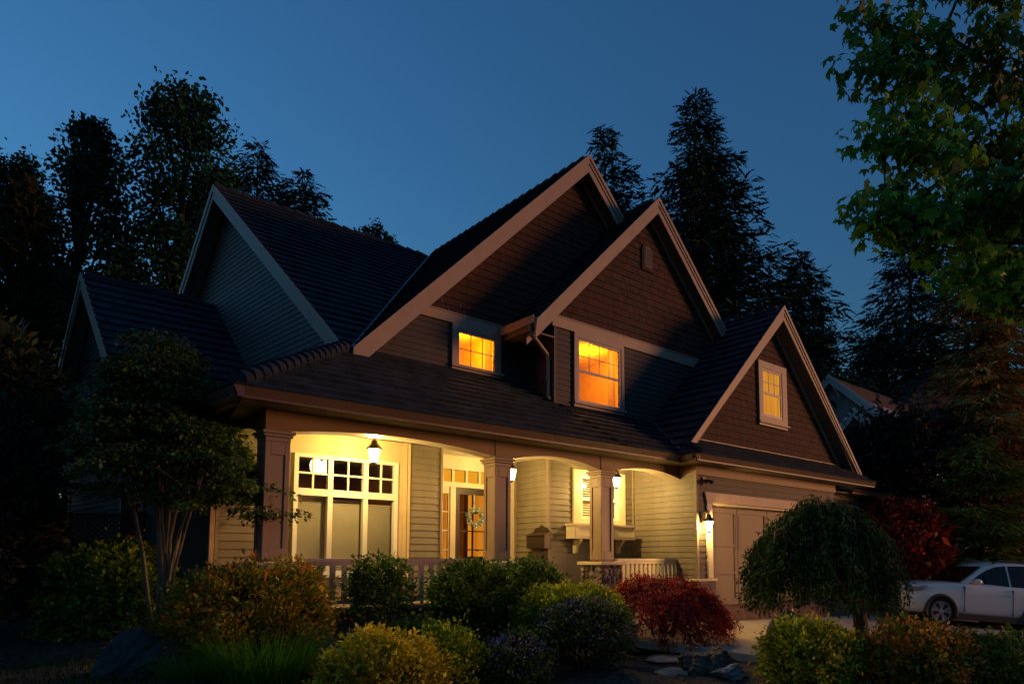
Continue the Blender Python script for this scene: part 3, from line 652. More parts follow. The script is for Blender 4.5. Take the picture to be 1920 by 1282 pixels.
gd = W('garage_door', mb, GARAGE, 'taupe garage door of four tall framed leaves')
mb = MB()
for k in range(1, 4): mb.box(xs[k]-.075, xs[k]-.05, 9.120, 9.127, 1.9, 2.7); mb.box(xs[k]+.05, xs[k]+.075, 9.120, 9.127, 1.9, 2.7)
W('strap', mb, mk('door_strap', (.07, .05, .033), .5, .05), parent=gd)
W('apron', MB().prism([(12.0, 9.2, .65), (12.0, 8.80, .62), (12.0, 8.62, .40), (12.0, 8.62, .2), (12.0, 9.2, .2)], (6.0, 0, 0)), BRICK)

# ---- lit rooms behind the two upper windows
ROOMWALL = mk('warm_room_paint', (.62, .42, .10), .8, .06); ROOMCEIL = mk('warm_ceiling', (.78, .58, .16), .8, .04)
def room(x0, x1, y0, y1, z0, z1, lamp, w, col):
    r = W('interior_wall', MB().poly([(x0, y1, z0), (x1, y1, z0), (x1, y1, z1), (x0, y1, z1)]).poly([(x0, y0, z0), (x0, y1, z0), (x0, y1, z1), (x0, y0, z1)]).poly([(x1, y0, z0), (x1, y1, z0), (x1, y1, z1), (x1, y0, z1)]).poly([(x0, y0, z0), (x1, y0, z0), (x1, y1, z0), (x0, y1, z0)]), ROOMWALL)
    W('interior_ceiling', MB().poly([(x0, y0, z1), (x1, y0, z1), (x1, y1, z1), (x0, y1, z1)]), ROOMCEIL)
    d = bpy.data.lights.new('room_light', 'POINT'); d.energy = w; d.color = col; d.shadow_soft_size = .12
    o = bpy.data.objects.new('room_light', d); C.objects.link(o); o.location = lamp; o.parent = H; o.matrix_parent_inverse = Matrix.Translation(H.location).inverted()
room(7.4, 9.0, 11.705, 13.6, 5.3, 6.75, (8.35, 12.5, 6.4), 95, (1, .37, .012))
room(9.7, 12.3, 10.765, 13.4, 4.7, 6.70, (11.3, 11.6, 6.35), 95, (1, .345, .012))
SHEER = mk_leaf('sheer_curtain', .75, .8)
def curtain(x0, x1, y, z0, z1, n=14):
    mb = MB(); mb.cur = (.75, .62, .40)
    for k in range(n):
        a = x0+(x1-x0)*k/n; b = x0+(x1-x0)*(k+1)/n; ya = y+.02*math.sin(k*1.9); yb = y+.02*math.sin((k+1)*1.9)
        mb.poly([(a, ya, z0), (b, yb, z0), (b, yb, z1), (a, ya, z1)])
    W('curtain', mb, SHEER)
curtain(8.40, 8.60, 11.76, 5.65, 6.40); curtain(10.13, 10.30, 10.84, 5.1, 6.5); curtain(11.22, 11.48, 10.84, 5.1, 6.5)
# ================================================================== GROUND
CP = np.array([(0,0,0),(5.3,6.85,.10),(3.6,8.4,.22),(2,9.7,.25),(.6,11,.35),(7,5.4,.07),(8.5,4,.0),(10,2.6,-.1),(8.8,7.2,.17),(7.7,6.2,.10),(4.6,8.6,.58),(5.8,8.7,.42),(3.3,9.0,.58),(2.4,10,.62),
 (2,11.5,.66),(2,15,.8),(0,14,.75),(-3,16,.9),(6,13,.5),(10,12,.4),(12,5.6,.2),(9.6,7.8,.22),(11.9,9,.3),(14,7,.1),(19,6.8,-.1),(17.5,4.5,-.25),(25,3,-.6),(22,9,.3),(16,12,.3),(0,30,1.0),(20,30,.9),(40,20,.6),(60,60,1.0),(-30,30,.9),(-20,0,.1),(20,-20,-.6),(60,0,-.2),(4.5,7.1,.16),(6.7,6.9,.2)], float)
def zc(x, y): return .3-.0324*(x-9)+.0914*(y-6.5)
DRIVE = [(8.25, 7.75), (8.40, 7.3), (8.80, 6.78), (9.15, 6.2), (9.45, 5.75), (10.4, 5.1), (12.0, 4.5), (14.5, 3.4), (19, 1.0), (30, -6), (46, 4), (30, 12), (22.2, 9.4), (20.2, 8.9), (12.0, 8.75), (9.6, 9.0), (8.6, 8.7)]
def inside(x, y, P):
    c = False
    for i in range(len(P)):
        x1, y1 = P[i]; x2, y2 = P[i-1]
        if (y1 > y) != (y2 > y) and x < (x2-x1)*(y-y1)/(y2-y1)+x1: c = not c
    return c
def zg(x, y, fine=True):
    d = np.hypot(CP[:, 0]-x, CP[:, 1]-y)+.05; w = d**-3.2; z = float((w*CP[:, 2]).sum()/w.sum())
    if fine: z += .025*math.sin(3.1*x+1.3*y)*math.cos(2.3*y-.7*x)+.012*math.sin(9*x)*math.sin(8*y)
    return z
def near_drive(x, y): return any(inside(x+dx, y+dy, DRIVE) for dx, dy in ((0, 0), (.12, 0), (-.12, 0), (0, .12), (0, -.12)))
mb = MB()
gx = np.unique(np.concatenate([np.linspace(-500, -20, 8), np.linspace(-20, -2, 10), np.arange(-2, 14.01, .16), np.arange(14, 30, .6), np.linspace(30, 80, 14), np.linspace(80, 900, 8)]))
gy = np.unique(np.concatenate([np.linspace(-400, -12, 7), np.linspace(-12, 1, 8), np.arange(1, 13.01, .16), np.arange(13, 30, .8), np.linspace(30, 90, 12), np.linspace(90, 900, 8)]))
for y in gy:
    for x in gx:
        z = zg(x, y)
        if -2 < x < 60 and -10 < y < 14 and near_drive(x, y): z = min(z, zc(x, y)-.05)
        if abs(x) > 100 or abs(y) > 100: z = 0.6
        mb.v.append((x, y, z)); mb.t.append((1, 1, 1))
nx = len(gx)
for j in range(len(gy)-1):
    for i in range(nx-1): mb.f.append((j*nx+i, j*nx+i+1, (j+1)*nx+i+1, (j+1)*nx+i))
link('ground', mb.mesh('ground', True), SOIL, kind='structure')
# driveway slab: fine sheet trimmed to the curved outline
mb = MB(); bm = bmesh.new(); vs = [bm.verts.new((x, y, 0)) for x, y in DRIVE]; f = bm.faces.new(vs); bmesh.ops.triangulate(bm, faces=[f])
bmesh.ops.subdivide_edges(bm, edges=bm.edges, cuts=4, use_grid_fill=True)
for v in bm.verts: v.co.z = zc(v.co.x, v.co.y)
ext = bmesh.ops.extrude_face_region(bm, geom=list(bm.faces))
for v in [g for g in ext['geom'] if isinstance(g, bmesh.types.BMVert)]: v.co.z -= .12
me = bpy.data.meshes.new('driveway'); bm.to_mesh(me); bm.free(); link('driveway', me, CONC, kind='structure')
# lawn corner at the far lower left: short grass blades, uncountable
# ================================================================== LEAF ENGINE
def unit(a): return a/np.maximum(np.linalg.norm(a, axis=-1, keepdims=True), 1e-9)
T_LEAF = np.array([(0, 0, 0), (.30, .35, .05), (.22, .72, .03), (0, 1, -.04), (-.22, .72, .03), (-.30, .35, .05)], 'f')
T_NARROW = np.array([(0, 0, 0), (.11, .45, .02), (0, 1, -.06), (-.11, .45, .02)], 'f')
T_SPRAY = np.array([(0, 0, 0), (.15, .30, .03), (.06, .34, 0), (.13, .60, -.03), (.045, .62, -.04), (.07, .85, -.08), (0, 1, -.12), (-.07, .85, -.08), (-.045, .62, -.04), (-.13, .60, -.03), (-.06, .34, 0), (-.15, .30, .03)], 'f')
T_MAPLE = np.array([(0, 0, 0), (.18, -.06, 0), (.42, .08, -.03), (.30, .22, 0), (.62, .48, -.06), (.40, .50, 0), (.42, .66, -.02), (.17, .58, .02), (.14, .74, 0), (0, 1, -.08), (-.14, .74, 0), (-.17, .58, .02), (-.42, .66, -.02), (-.40, .50, 0), (-.62, .48, -.06), (-.30, .22, 0), (-.42, .08, -.03), (-.18, -.06, 0)], 'f')
T_MAPLE[:, 2] = T_MAPLE[:, 2]*2.2-.28*T_MAPLE[:, 0]**2-.10*T_MAPLE[:, 1]**2
T_DIA = np.array([(0, 0, 0), (.32, .5, .04), (0, 1, -.03), (-.32, .5, .04)], 'f')
def leaves(name, P, D, N, size, T, tint, mat, parent, smooth=False):
    P = np.asarray(P, 'f'); D = unit(np.asarray(D, 'f')); N = np.asarray(N, 'f'); X = unit(np.cross(D, N)+1e-6); Nn = np.cross(X, D)
    n, k = len(P), len(T); size = np.broadcast_to(np.asarray(size, 'f'), (n,))[:, None, None]
    V = P[:, None, :]+size*(T[None, :, 0:1]*X[:, None, :]+T[None, :, 1:2]*D[:, None, :]+T[None, :, 2:3]*Nn[:, None, :])
    me = bpy.data.meshes.new(name); me.vertices.add(n*k); me.vertices.foreach_set('co', V.astype('f').ravel())
    me.loops.add(n*k); me.loops.foreach_set('vertex_index', np.arange(n*k, dtype='i'))
    me.polygons.add(n); me.polygons.foreach_set('loop_start', np.arange(0, n*k, k, dtype='i'))
    try: me.polygons.foreach_set('loop_total', np.full(n, k, 'i'))
    except Exception: pass
    me.update(calc_edges=True); me.validate()
    a = me.attributes.new('tint', 'FLOAT_COLOR', 'POINT'); col = np.ones((n, k, 4), 'f'); col[:, :, :3] = np.clip(np.asarray(tint), 0, 1)[:, None, :]; a.data.foreach_set('color', col.ravel())
    return link(name, me, mat, parent)
def pal(cols, n, rs, var=.25, w=None, clump=None):
    cols = np.array(cols); i = rs.choice(len(cols), n, p=w); c = cols[i]*(1+rs.normal(size=(n, 1))*var)
    if clump is not None: c = c*clump[:, None]
    return np.clip(c, .004, .95)
def boost(cols): return [(r*2.0, g*2.5, b*1.3) if g > .58*r else (r*2.4, g*1.8, b*1.3) for r, g, b in cols]
def lump(u, rs, k=6, f=2.2):
    K = rs.normal(size=(k, 3))*f; ph = rs.uniform(0, 6.28, k); return np.sin(u@K.T+ph).mean(1)
def stems(base, tips, r, mat, parent, rs, name='stem', bend=.15, seg=5):
    mb = MB(); b = np.array(base)
    for t in tips:
        t = np.array(t); L = np.linalg.norm(t-b); off = rs.normal(size=3)*L*bend; s = b+rs.normal(size=3)*np.array([.06, .06, 0])
        pts = [s+(t-s)*q+off*math.sin(q*math.pi)*.6 for q in np.linspace(0, 1, seg)]
        mb.tube(pts, [r*(1-.75*q) for q in np.linspace(0, 1, seg)], 6)
    return part(name, mb, mat, parent, smooth=True)
def shrub(name, label, cat, base, r, zc_, n, size, cols, seed, T=T_LEAF, group=None, lumpy=.16, box=0, droop=0.0, var=.28, gaps=.0, nst=8, inner=.25, w=None, top=None, flowers=None, bark=None, flat=1.0, bst=True):
    """a bush: leaves massed in clumps through an uneven shell, thinner inside, on visible stems. r=(rx,ry,rz), zc_ = height of the centre above the base"""
    n = int(n*1.5); cols = boost(cols) if bst else cols; rs = np.random.default_rng(seed); t = thing(name, label, cat, base, group)
    if top is not None: top = (boost(top[0]), top[1])
    c = np.array(base)+np.array([0, 0, zc_]); rr = np.array(r)
    nc = max(40, n//45); u = unit(rs.normal(size=(nc*3, 3))); u = u[u[:, 2] > -.75][:nc]; nc = len(u)
    if box:
        m = np.abs(u).max(1, keepdims=True); u2 = u*(1-box)+u/m*box*.82
    else: u2 = u
    rad = (1+lumpy*1.6*lump(u, rs))*(1-np.abs(rs.normal(size=nc))*.10)
    deep = rs.random(nc) < inner; rad[deep] *= rs.uniform(.35, .85, deep.sum())
    cc = u2*rad[:, None]
    idx = rs.integers(0, nc, n); clm = rs.uniform(.55, 1.45, nc)[idx]
    sg = .50/np.sqrt(nc/12)
    p = cc[idx]+rs.normal(size=(n, 3))*sg*np.array([1, 1, flat])
    if gaps:
        gmask = lump(p*1.0, rs, 8, 3.2) > -gaps; p, idx, clm = p[gmask], idx[gmask], clm[gmask]
    d = unit(unit(p)*.9+rs.normal(size=p.shape)*.75+np.array([0, 0, .25-droop]))
    nn = rs.normal(size=p.shape)+np.array([0, 0, .9])
    P = c+p*rr; keep = P[:, 2] > base[2]-.02; P, d, nn, clm, p = P[keep], d[keep], nn[keep], clm[keep], p[keep]
    tint = pal(cols, len(P), rs, var, w, clm)
    if top is not None:
        f = np.clip((p[:, 2]-top[1])/.35, 0, 1)*rs.uniform(.4, 1, len(P)); tint = tint*(1-f[:, None])+pal(top[0], len(P), rs, var)*f[:, None]
    ns = max(10, n//260); us = unit(rs.normal(size=(ns*2, 3))+np.array([0, 0, .5])); us = us[us[:, 2] > -.2][:ns]; sp, sdir = [], []
    for q in us:                                                     # sprigs that break the outline
        m_ = rs.integers(8, 16); f = np.linspace(.85, 1.0+rs.uniform(.06, .24), m_)[:, None]; sp.append(c+q*rr*f+rs.normal(size=(m_, 3))*.012); sdir.append(q*.6+rs.normal(size=(m_, 3))*.6)
    sp = np.concatenate(sp); P = np.concatenate([P, sp]); d = np.concatenate([d, np.concatenate(sdir)]); nn = np.concatenate([nn, rs.normal(size=sp.shape)+np.array([0, 0, .8])])
    tint = np.concatenate([tint, pal(cols if top is None else top[0], len(sp), rs, var)])
    leaves('crown', P, d, nn, 1.3*size*np.exp(rs.normal(size=len(P))*.3), T, tint, LEAF, t)
    tips = c+cc[rs.integers(0, nc, nst)]*rr*.8
    stems(base, tips, max(.008, .016*max(r)), bark or BARK, t, rs)
    if flowers:
        nf, fs, fc, zlim = flowers; uu = unit(rs.normal(size=(nf*2, 3))); uu = uu[uu[:, 2] > zlim][:nf]
        cl = unit(rs.normal(size=(12, 3)))
        uu = unit(uu+.9*cl[rs.integers(0, 12, len(uu))]); uu[:, 2] = np.maximum(uu[:, 2], zlim)
        P = c+uu*rr*(1.03+rs.normal(size=(len(uu), 1))*.05)
        leaves('blossom', P, uu+rs.normal(size=uu.shape)*.8, rs.normal(size=uu.shape), fs*rs.uniform(.6, 1.3, len(uu)), T_DIA, pal(fc, len(uu), rs, .2), FLOWER, t)
    return t
GRN = [(.030, .058, .014), (.045, .075, .018), (.022, .045, .014)]
# ---- the front garden
SH = 'garden shrubs in front of the porch'
shrub('garden_shrub', 'loose dark green bush at the foot of the many-stemmed tree', 'shrub', (1.87, 11.6, .62), (.80, .75, .62), .50, 8200, .052, [(.07, .095, .016), (.05, .07, .014), (.12, .14, .02)], 11, group=SH, lumpy=.28, nst=10)
shrub('garden_shrub', 'broad orange tinged feathery bush left of the porch railing', 'shrub', (2.98, 9.10, .50), (.98, .80, .62), .52, 13000, .046, [(.11, .09, .013), (.07, .075, .012), (.16, .095, .014), (.20, .08, .016)], 12, T=T_NARROW*np.array([1.9, 1, 1]), group=SH, lumpy=.2, nst=12, w=[.35, .33, .2, .12])
shrub('clipped_boxwood', 'small clipped boxwood with bare stems in front of the railing', 'shrub', (4.49, 8.73, .62), (.42, .42, .46), .64, 4200, .034, [(.035, .058, .010), (.05, .075, .013), (.022, .04, .008)], 13, T=T_LEAF, group='clipped boxwoods before the porch', lumpy=.05, box=.5, gaps=.28, nst=14, inner=.4)
shrub('clipped_boxwood', 'larger clipped boxwood with bare stems, right of the small one', 'shrub', (5.72, 8.33, .38), (.66, .50, .56), .72, 8000, .036, [(.035, .058, .010), (.05, .075, .013), (.022, .04, .008)], 14, T=T_LEAF, group='clipped boxwoods before the porch', lumpy=.06, box=.45, gaps=.3, nst=20, inner=.4)
shrub('garden_shrub', 'rounded green shrub below the middle porch column', 'shrub', (7.05, 8.60, .50), (.60, .50, .48), .66, 5200, .036, [(.04, .062, .012), (.055, .08, .015), (.022, .04, .01)], 15, group=SH, lumpy=.08, box=.2)
shrub('golden_shrub', 'fluffy gold green bush between boxwood and red maple', 'shrub', (7.02, 7.66, .22), (.92, .56, .44), .64, 7200, .036, [(.24, .21, .018), (.16, .16, .016), (.10, .12, .014)], 16, group='golden bushes', lumpy=.2)
shrub('flowering_shrub', 'spreading dark shrub dotted with violet flowers at the path', 'shrub', (6.62, 6.86, .20), (.72, .55, .42), .50, 6200, .034, [(.025, .045, .020), (.035, .05, .022), (.018, .03, .015)], 17, group='violet flowered shrubs', lumpy=.2, flowers=(800, .036, [(.24, .20, .62), (.33, .26, .66), (.2, .16, .55)], -.1), nst=14)
shrub('flowering_shrub', 'low mound of violet flowers beside the gold round bush', 'shrub', (5.43, 6.89, .12), (.45, .42, .36), .26, 4600, .030, [(.03, .05, .028), (.04, .058, .03), (.02, .035, .02)], 18, group='violet flowered shrubs', lumpy=.12, flowers=(620, .034, [(.24, .22, .6), (.36, .30, .66), (.2, .18, .5)], -.1))
shrub('golden_shrub', 'round golden leaved bush at the very front', 'shrub', (3.76, 7.02, .02), (.68, .62, .46), .36, 11500, .034, [(.30, .19, .014), (.22, .15, .012), (.12, .10, .012), (.36, .24, .03)], 19, group='golden bushes', lumpy=.22, top=([(.42, .27, .03), (.34, .22, .02)], .35))
shrub('golden_shrub', 'smaller yellow green bush tucked behind the front golden one', 'shrub', (4.62, 7.25, .08), (.46, .46, .44), .32, 5200, .034, [(.13, .14, .012), (.19, .18, .014), (.07, .09, .012)], 20, group='golden bushes', lumpy=.2)
shrub('dwarf_conifer', 'low spiky green dwarf conifer under the small boxwood', 'shrub', (4.72, 8.05, .42), (.50, .40, .22), .16, 4000, .07, [(.03, .07, .014), (.045, .09, .018)], 21, T=T_NARROW*np.array([.6, 1, 1]), lumpy=.2)
shrub('golden_shrub', 'gold and green bush below the weeping conifer', 'shrub', (8.72, 4.70, -.06), (.66, .60, .52), .38, 8500, .040, [(.22, .17, .014), (.12, .12, .014), (.05, .075, .012), (.30, .22, .03)], 22, group='bushes along the bottom right', lumpy=.24)
shrub('orange_shrub', 'wide bush with coppery orange leaf tips by the car', 'shrub', (10.05, 3.85, -.10), (.88, .75, .50), .36, 9500, .042, [(.22, .11, .02), (.12, .10, .016), (.06, .07, .012), (.36, .15, .03)], 23, group='bushes along the bottom right', lumpy=.24, w=[.25, .3, .3, .15])
shrub('green_shrub', 'low dark green bush in the bottom right corner', 'shrub', (10.95, 3.02, -.12), (.80, .70, .46), .34, 8000, .038, [(.045, .062, .013), (.07, .085, .015), (.11, .11, .018)], 24, group='bushes along the bottom right', lumpy=.2)
# red laceleaf maple: a dome of drooping layered fine leaves
def laceleaf(name, label, base, r, n, seed, cols, size, cat='tree'):
    rs = np.random.default_rng(seed); t = thing(name, label, cat, base); c = np.array(base); rr = np.array(r)
    nc = 330; th = rs.uniform(0, 2*np.pi, nc); s = rs.uniform(0.0, 1, nc)**.42; lay = rs.uniform(.86, 1.02, nc)
    cx = np.stack([s*np.cos(th), s*np.sin(th), np.sqrt(np.clip(1.02-s**2.4, .0, 1))], 1)*lay[:, None]
    cx[:, 2] += .08*lump(cx*1.2, rs); cx[:, 2] = np.maximum(cx[:, 2], .06)
    idx = rs.integers(0, nc, n); out_ = np.stack([np.cos(th), np.sin(th), np.zeros(nc)], 1)[idx]
    f = rs.random(n)[:, None]
    p = cx[idx]+rs.normal(size=(n, 3))*np.array([.06, .06, .035])+out_*f*.16-np.array([0, 0, 1])*(f**1.6)*.20
    d = out_*.7+rs.normal(size=(n, 3))*.45-np.array([0, 0, .75])
    P = c+p*rr; P[:, 2] = np.maximum(P[:, 2], base[2]+.03)
    leaves('crown', P, d, rs.normal(size=(n, 3))*.6+np.array([0, 0, 1])+out_*.4, size*rs.uniform(.6, 1.4, n), T_NARROW*np.array([1.25, 1, 1]), pal(boost(cols), n, rs, .3, None, rs.uniform(.5, 1.5, nc)[idx]), LEAF, t)
    stems(base, c+cx[rs.integers(0, nc, 16)]*rr*.85, .035, BARK, t, rs, 'trunk')
    return t
laceleaf('laceleaf_maple', 'low dome of deep red laceleaf maple by the driveway', (9.35, 7.78, .20), (1.26, 1.05, 1.18), 26000, 31, [(.16, .017, .018), (.10, .012, .013), (.23, .028, .02), (.06, .009, .010)], .072)
# ornamental grass
def grass(name, label, base, r, n, L, cols, seed):
    cols = [(r*2.2, g*2.5, b*1.3) for r, g, b in cols]; rs = np.random.default_rng(seed); o = []; T = []; F = []
    for k in range(n):
        a = rs.uniform(0, 6.28); rr = math.sqrt(rs.random())*r*.45; x, y = base[0]+rr*math.cos(a), base[1]+rr*math.sin(a)
        a2 = a+rs.normal()*.5; l = L*rs.uniform(.6, 1.15); lean = rs.uniform(.35, 1.0); w = rs.uniform(.006, .011)
        dx, dy = math.cos(a2), math.sin(a2); px, py = -dy*w, dx*w; col = tuple(np.clip(np.array(cols[rs.integers(len(cols))])*rs.uniform(.6, 1.4), 0, 1)); b = len(o)
        for q in (0, .3, .6, .85, 1):
            h = l*(q-.45*lean*q*q); g = l*lean*.85*q**1.6; ww = 1-q*.9
            z = base[2]+h
            o += [(x+dx*g+px*ww, y+dy*g+py*ww, z), (x+dx*g-px*ww, y+dy*g-py*ww, z)]; T += [col, col]
        F += [(b+2*i, b+2*i+1, b+2*i+3, b+2*i+2) for i in range(4)]
    mb = MB(); mb.v = o; mb.f = F; mb.t = T
    return tag(link(name, mb.mesh(name), LEAF), label, 'ornamental grass')
grass('ornamental_grass', 'fountain of green grass left of the golden bush', (2.72, 8.02, .14), 1.0, 1700, .92, [(.05, .11, .014), (.08, .15, .02), (.035, .08, .012)], 41)
grass('ornamental_grass', 'smaller arching grass tuft in front of the dark boulder', (2.15, 8.45, .16), .6, 900, .6, [(.04, .085, .014), (.06, .11, .018)], 42)
# ---- rocks and stepping stones
def rock(name, label, c, r, seed, mat, cat='boulder', lum=.22, sub=5, group=None):
    mb = MB().blob(c, r, seed, lum, sub, facet=True); rs = np.random.default_rng(seed); K = rs.normal(size=(10, 3))*np.geomspace(3, 22, 10)[:, None]; ph = rs.uniform(0, 6.3, 10); am = np.geomspace(.06, .010, 10)
    V = np.array(mb.v); q = (V-np.array(c))/np.array(r); V = np.array(c)+q*np.array(r)*(1+(np.abs(np.sin(q@K.T+ph))*am).sum(1)*1.4-.22)[:, None]; mb.v = [tuple(v) for v in V]
    o = link(name, mb.mesh(name, False), mat); return tag(o, label, cat, group)
rock('boulder', 'large teal grey boulder at the lower left', (1.92, 9.55, .38), (.62, .50, .50), 51, ROCKG)
rock('boulder', 'flat low rock beside the arching grass tuft', (2.25, 8.75, .22), (.42, .32, .16), 52, ROCKG)
rock('boulder', 'dark boulder half under the orange tinged bush', (3.55, 8.78, .45), (.34, .30, .30), 53, ROCK)
rock('boulder', 'upright brown boulder at the driveway edge left of the weeping conifer', (10.10, 5.75, .36), (.50, .36, .44), 54, ROCK)
rock('boulder', 'wide brown boulder beside the stepping stones', (8.28, 5.92, .22), (.46, .36, .27), 55, ROCK)
rock('boulder', 'small pale grey stone in front of the wide brown boulder', (8.08, 5.55, .13), (.26, .20, .12), 56, mk('pale_rock', (.22, .21, .21), .85, .3, 3, .6, 12))
rock('boulder', 'dark edging rock behind the violet flowered shrub', (7.35, 7.1, .2), (.3, .25, .2), 57, ROCK)
rock('stepping_stone', 'flat oval stepping stone next to the driveway edge', (8.42, 6.90, .17), (.34, .27, .05), 58, FLAG, 'stepping stone', .08, group='stepping stones')
rock('stepping_stone', 'flat oval stepping stone nearest the camera', (7.78, 6.25, .10), (.34, .26, .05), 59, FLAG, 'stepping stone', .08, group='stepping stones')
# mulch chips and fallen leaves: uncountable litter
rs = np.random.default_rng(61); n = 5200; x = rs.uniform(1.5, 11.5, n); y = rs.uniform(2, 10, n)
ok = [not near_drive(a, b) for a, b in zip(x, y)]; x, y = x[ok], y[ok]; z = np.array([zg(a, b) for a, b in zip(x, y)])+.012
d = rs.normal(size=(len(x), 3))*np.array([1, 1, .25])
o = leaves('mulch_litter', np.stack([x, y, z], 1), d, rs.normal(size=(len(x), 3))*.5+np.array([0, 0, 1]), rs.uniform(.02, .06, len(x)), T_DIA, pal([(.10, .06, .035), (.05, .035, .025), (.16, .11, .06), (.07, .07, .03)], len(x), rs, .35), LEAF, None); o['kind'] = 'stuff'
# ---- many-stemmed tree at the left corner of the porch
def tiered_tree():
    base = (2.20, 10.55, .62); rs = np.random.default_rng(71)
    t = thing('garden_tree', 'many-stemmed small tree with flat layered crown at the left porch corner', 'tree', base); b = np.array(base)
    mb = MB(); ends = []
    tr = [((-.75, .10), 2.75, .035), ((-.12, .1), 3.2, .055), ((.10, .25), 3.2, .045), ((.32, -.2), 2.9, .035), ((.55, -.35), 2.7, .03), ((.2, -.5), 2.5, .028), ((.85, -.85), 2.15, .028), ((-.35, .5), 3.0, .035), ((.4, .3), 3.0, .03)]
    RX = np.array([.749, -.662, 0]); RY = np.array([.66, .75, 0])
    for (dx, dy), h, r in tr:
        tip = b+RX*dx+RY*dy*.8+np.array([0, 0, h]); mid = b+RX*(dx*.42+rs.normal()*.05)+RY*(dy*.3+rs.normal()*.05)+np.array([0, 0, h*.42]); s = b+RX*dx*.12+RY*dy*.12
        pts = [s, s*.4+mid*.6+rs.normal(size=3)*.03, mid, mid*.5+tip*.5+rs.normal(size=3)*.06, tip]; mb.tube(pts, [r, r*.85, r*.75, r*.6, r*.3], 8); ends.append(tip)
        for q in range(3):
            e = tip+RX*rs.normal()*.5+RY*rs.normal()*.4+np.array([0, 0, rs.uniform(-.2, .4)]); mb.tube([mid*.3+tip*.7, (mid*.2+tip*.8+e)/2, e], [r*.45, r*.3, r*.12], 5)
    part('trunk', mb, BARK2, t, smooth=True)
    # flat foliage pads
    pads = []
    for k in range(320):
        u = rs.uniform(-1, 1); v = rs.uniform(-1, 1)
        if u*u+v*v > 1: continue
        hmax = 4.35*(1-.30*abs(u+.15)**1.6); hmin = 1.95+.25*abs(u)**.8*(1 if u < 0 else -.6)
        w = rs.random()**.7; z = hmin+(hmax-hmin)*w
        sh = 1.0-.62*max(0, (w-.35))/.65
        pads.append((b+RX*(u*1.42*sh-.05+.25*(1-w))+RY*v*1.0*sh+np.array([0, 0, z-.2]), rs.uniform(.26, .48)))
    for u, v, z in ((1.28, -.9, 2.15), (1.38, -.95, 2.3), (1.1, -.8, 1.95), (1.0, -.9, 2.4), (.8, -.9, 1.8), (1.45, -.95, 2.05)): pads.append((b+RX*u+RY*v+np.array([0, 0, z]), .2))
    n = 46000; i = rs.integers(0, len(pads), n); pc = np.array([p for p, _ in pads])[i]; pr = np.array([r for _, r in pads])[i]
    a = rs.uniform(0, 6.28, n); q = np.sqrt(rs.random(n))
    out_ = np.stack([np.cos(a), np.sin(a), np.zeros(n)], 1)
    P = pc+out_*(q*pr)[:, None]+np.stack([np.zeros(n)]*2+[rs.normal(size=n)*.03-.10*q*q], 1)
    leaves('crown', P, out_*.8+rs.normal(size=(n, 3))*.5-np.array([0, 0, .35]), rs.normal(size=(n, 3))*.45+np.array([0, 0, 1]), .066*rs.uniform(.6, 1.3, n), T_LEAF, pal([(.06, .11, .022), (.08, .13, .024), (.04, .08, .02), (.12, .17, .028)], n, rs, .25, None, rs.uniform(.6, 1.4, len(pads))[i]), LEAF, t)
tiered_tree()
# ---- weeping conifer on a short trunk
def weeping(base, R_, H, seed):
    rs = np.random.default_rng(seed); t = thing('weeping_conifer', 'umbrella shaped weeping conifer on a short trunk beside the driveway', 'tree', base); b = np.array(base)
    mb = MB().tube([b, b+(.05, .02, .35), b+(-.02, .03, .8), b+(.02, 0, H*.72)], [.16, .12, .10, .06], 10).tube([b+(0, 0, .7), b+np.array([-.25, .22, 1.2]), b+np.array([-.39, .34, H*.8])], [.10, .08, .04], 8)
    P, D, Nn, clm = [], [], [], []; br = MB(); b0 = b; b = b+np.array([-.749, .662, 0])*.62
    for k in range(1150):
        a = rs.uniform(0, 6.28); s = math.sqrt(rs.random())*1.0; lum_ = 1+.12*math.sin(3*a+1)+.09*math.sin(7*a)+rs.normal()*.05
        zt = H*(1-.30*s**2.2)+rs.normal()*.09-.06+.07*math.sin(4*a+2)*s; x = s*R_*lum_; L = (.35+.75*s)*rs.uniform(.35, 1.3)*H*.48
        top = b+np.array([x*math.cos(a), x*math.sin(a), zt]); bot = top+np.array([math.cos(a)*.22*s, math.sin(a)*.22*s, -L]); bot[2] = max(bot[2], b[2]+.60+.35*abs(rs.normal())*(1-s))
        c_ = rs.uniform(.55, 1.45); m = int(18+L*26)
        q = rs.random(m)[:, None]; p = top+(bot-top)*q+rs.normal(size=(m, 3))*.035+np.stack([np.cos(a)*.09*np.sin(q[:, 0]*3)]+[np.sin(a)*.09*np.sin(q[:, 0]*3)]+[q[:, 0]*0], 1)
        P.append(p); D.append(np.array([math.cos(a)*.3, math.sin(a)*.3, -1])+rs.normal(size=(m, 3))*.55); Nn.append(rs.normal(size=(m, 3))); clm.append(np.full(m, c_))
        if k % 9 == 0: br.tube([b+np.array([0, 0, H*.75]), (b+top)/2+np.array([0, 0, H*.5]), top, top*.5+bot*.5], [.02, .016, .011, .006], 5)
    P = np.concatenate(P); n = len(P); part('trunk', mb, BARK, t, smooth=True); part('branch', br, BARK2, t, smooth=True)
    leaves('crown', P, np.concatenate(D), np.concatenate(Nn), .10*rs.uniform(.6, 1.3, n), T_NARROW*np.array([1.3, 1, 1]), pal([(.045, .09, .028), (.06, .115, .032), (.03, .065, .024)], n, rs, .25, None, np.concatenate(clm)), NEEDLE, t)
weeping((12.07, 5.56, .22), 1.0, 2.50, 81)

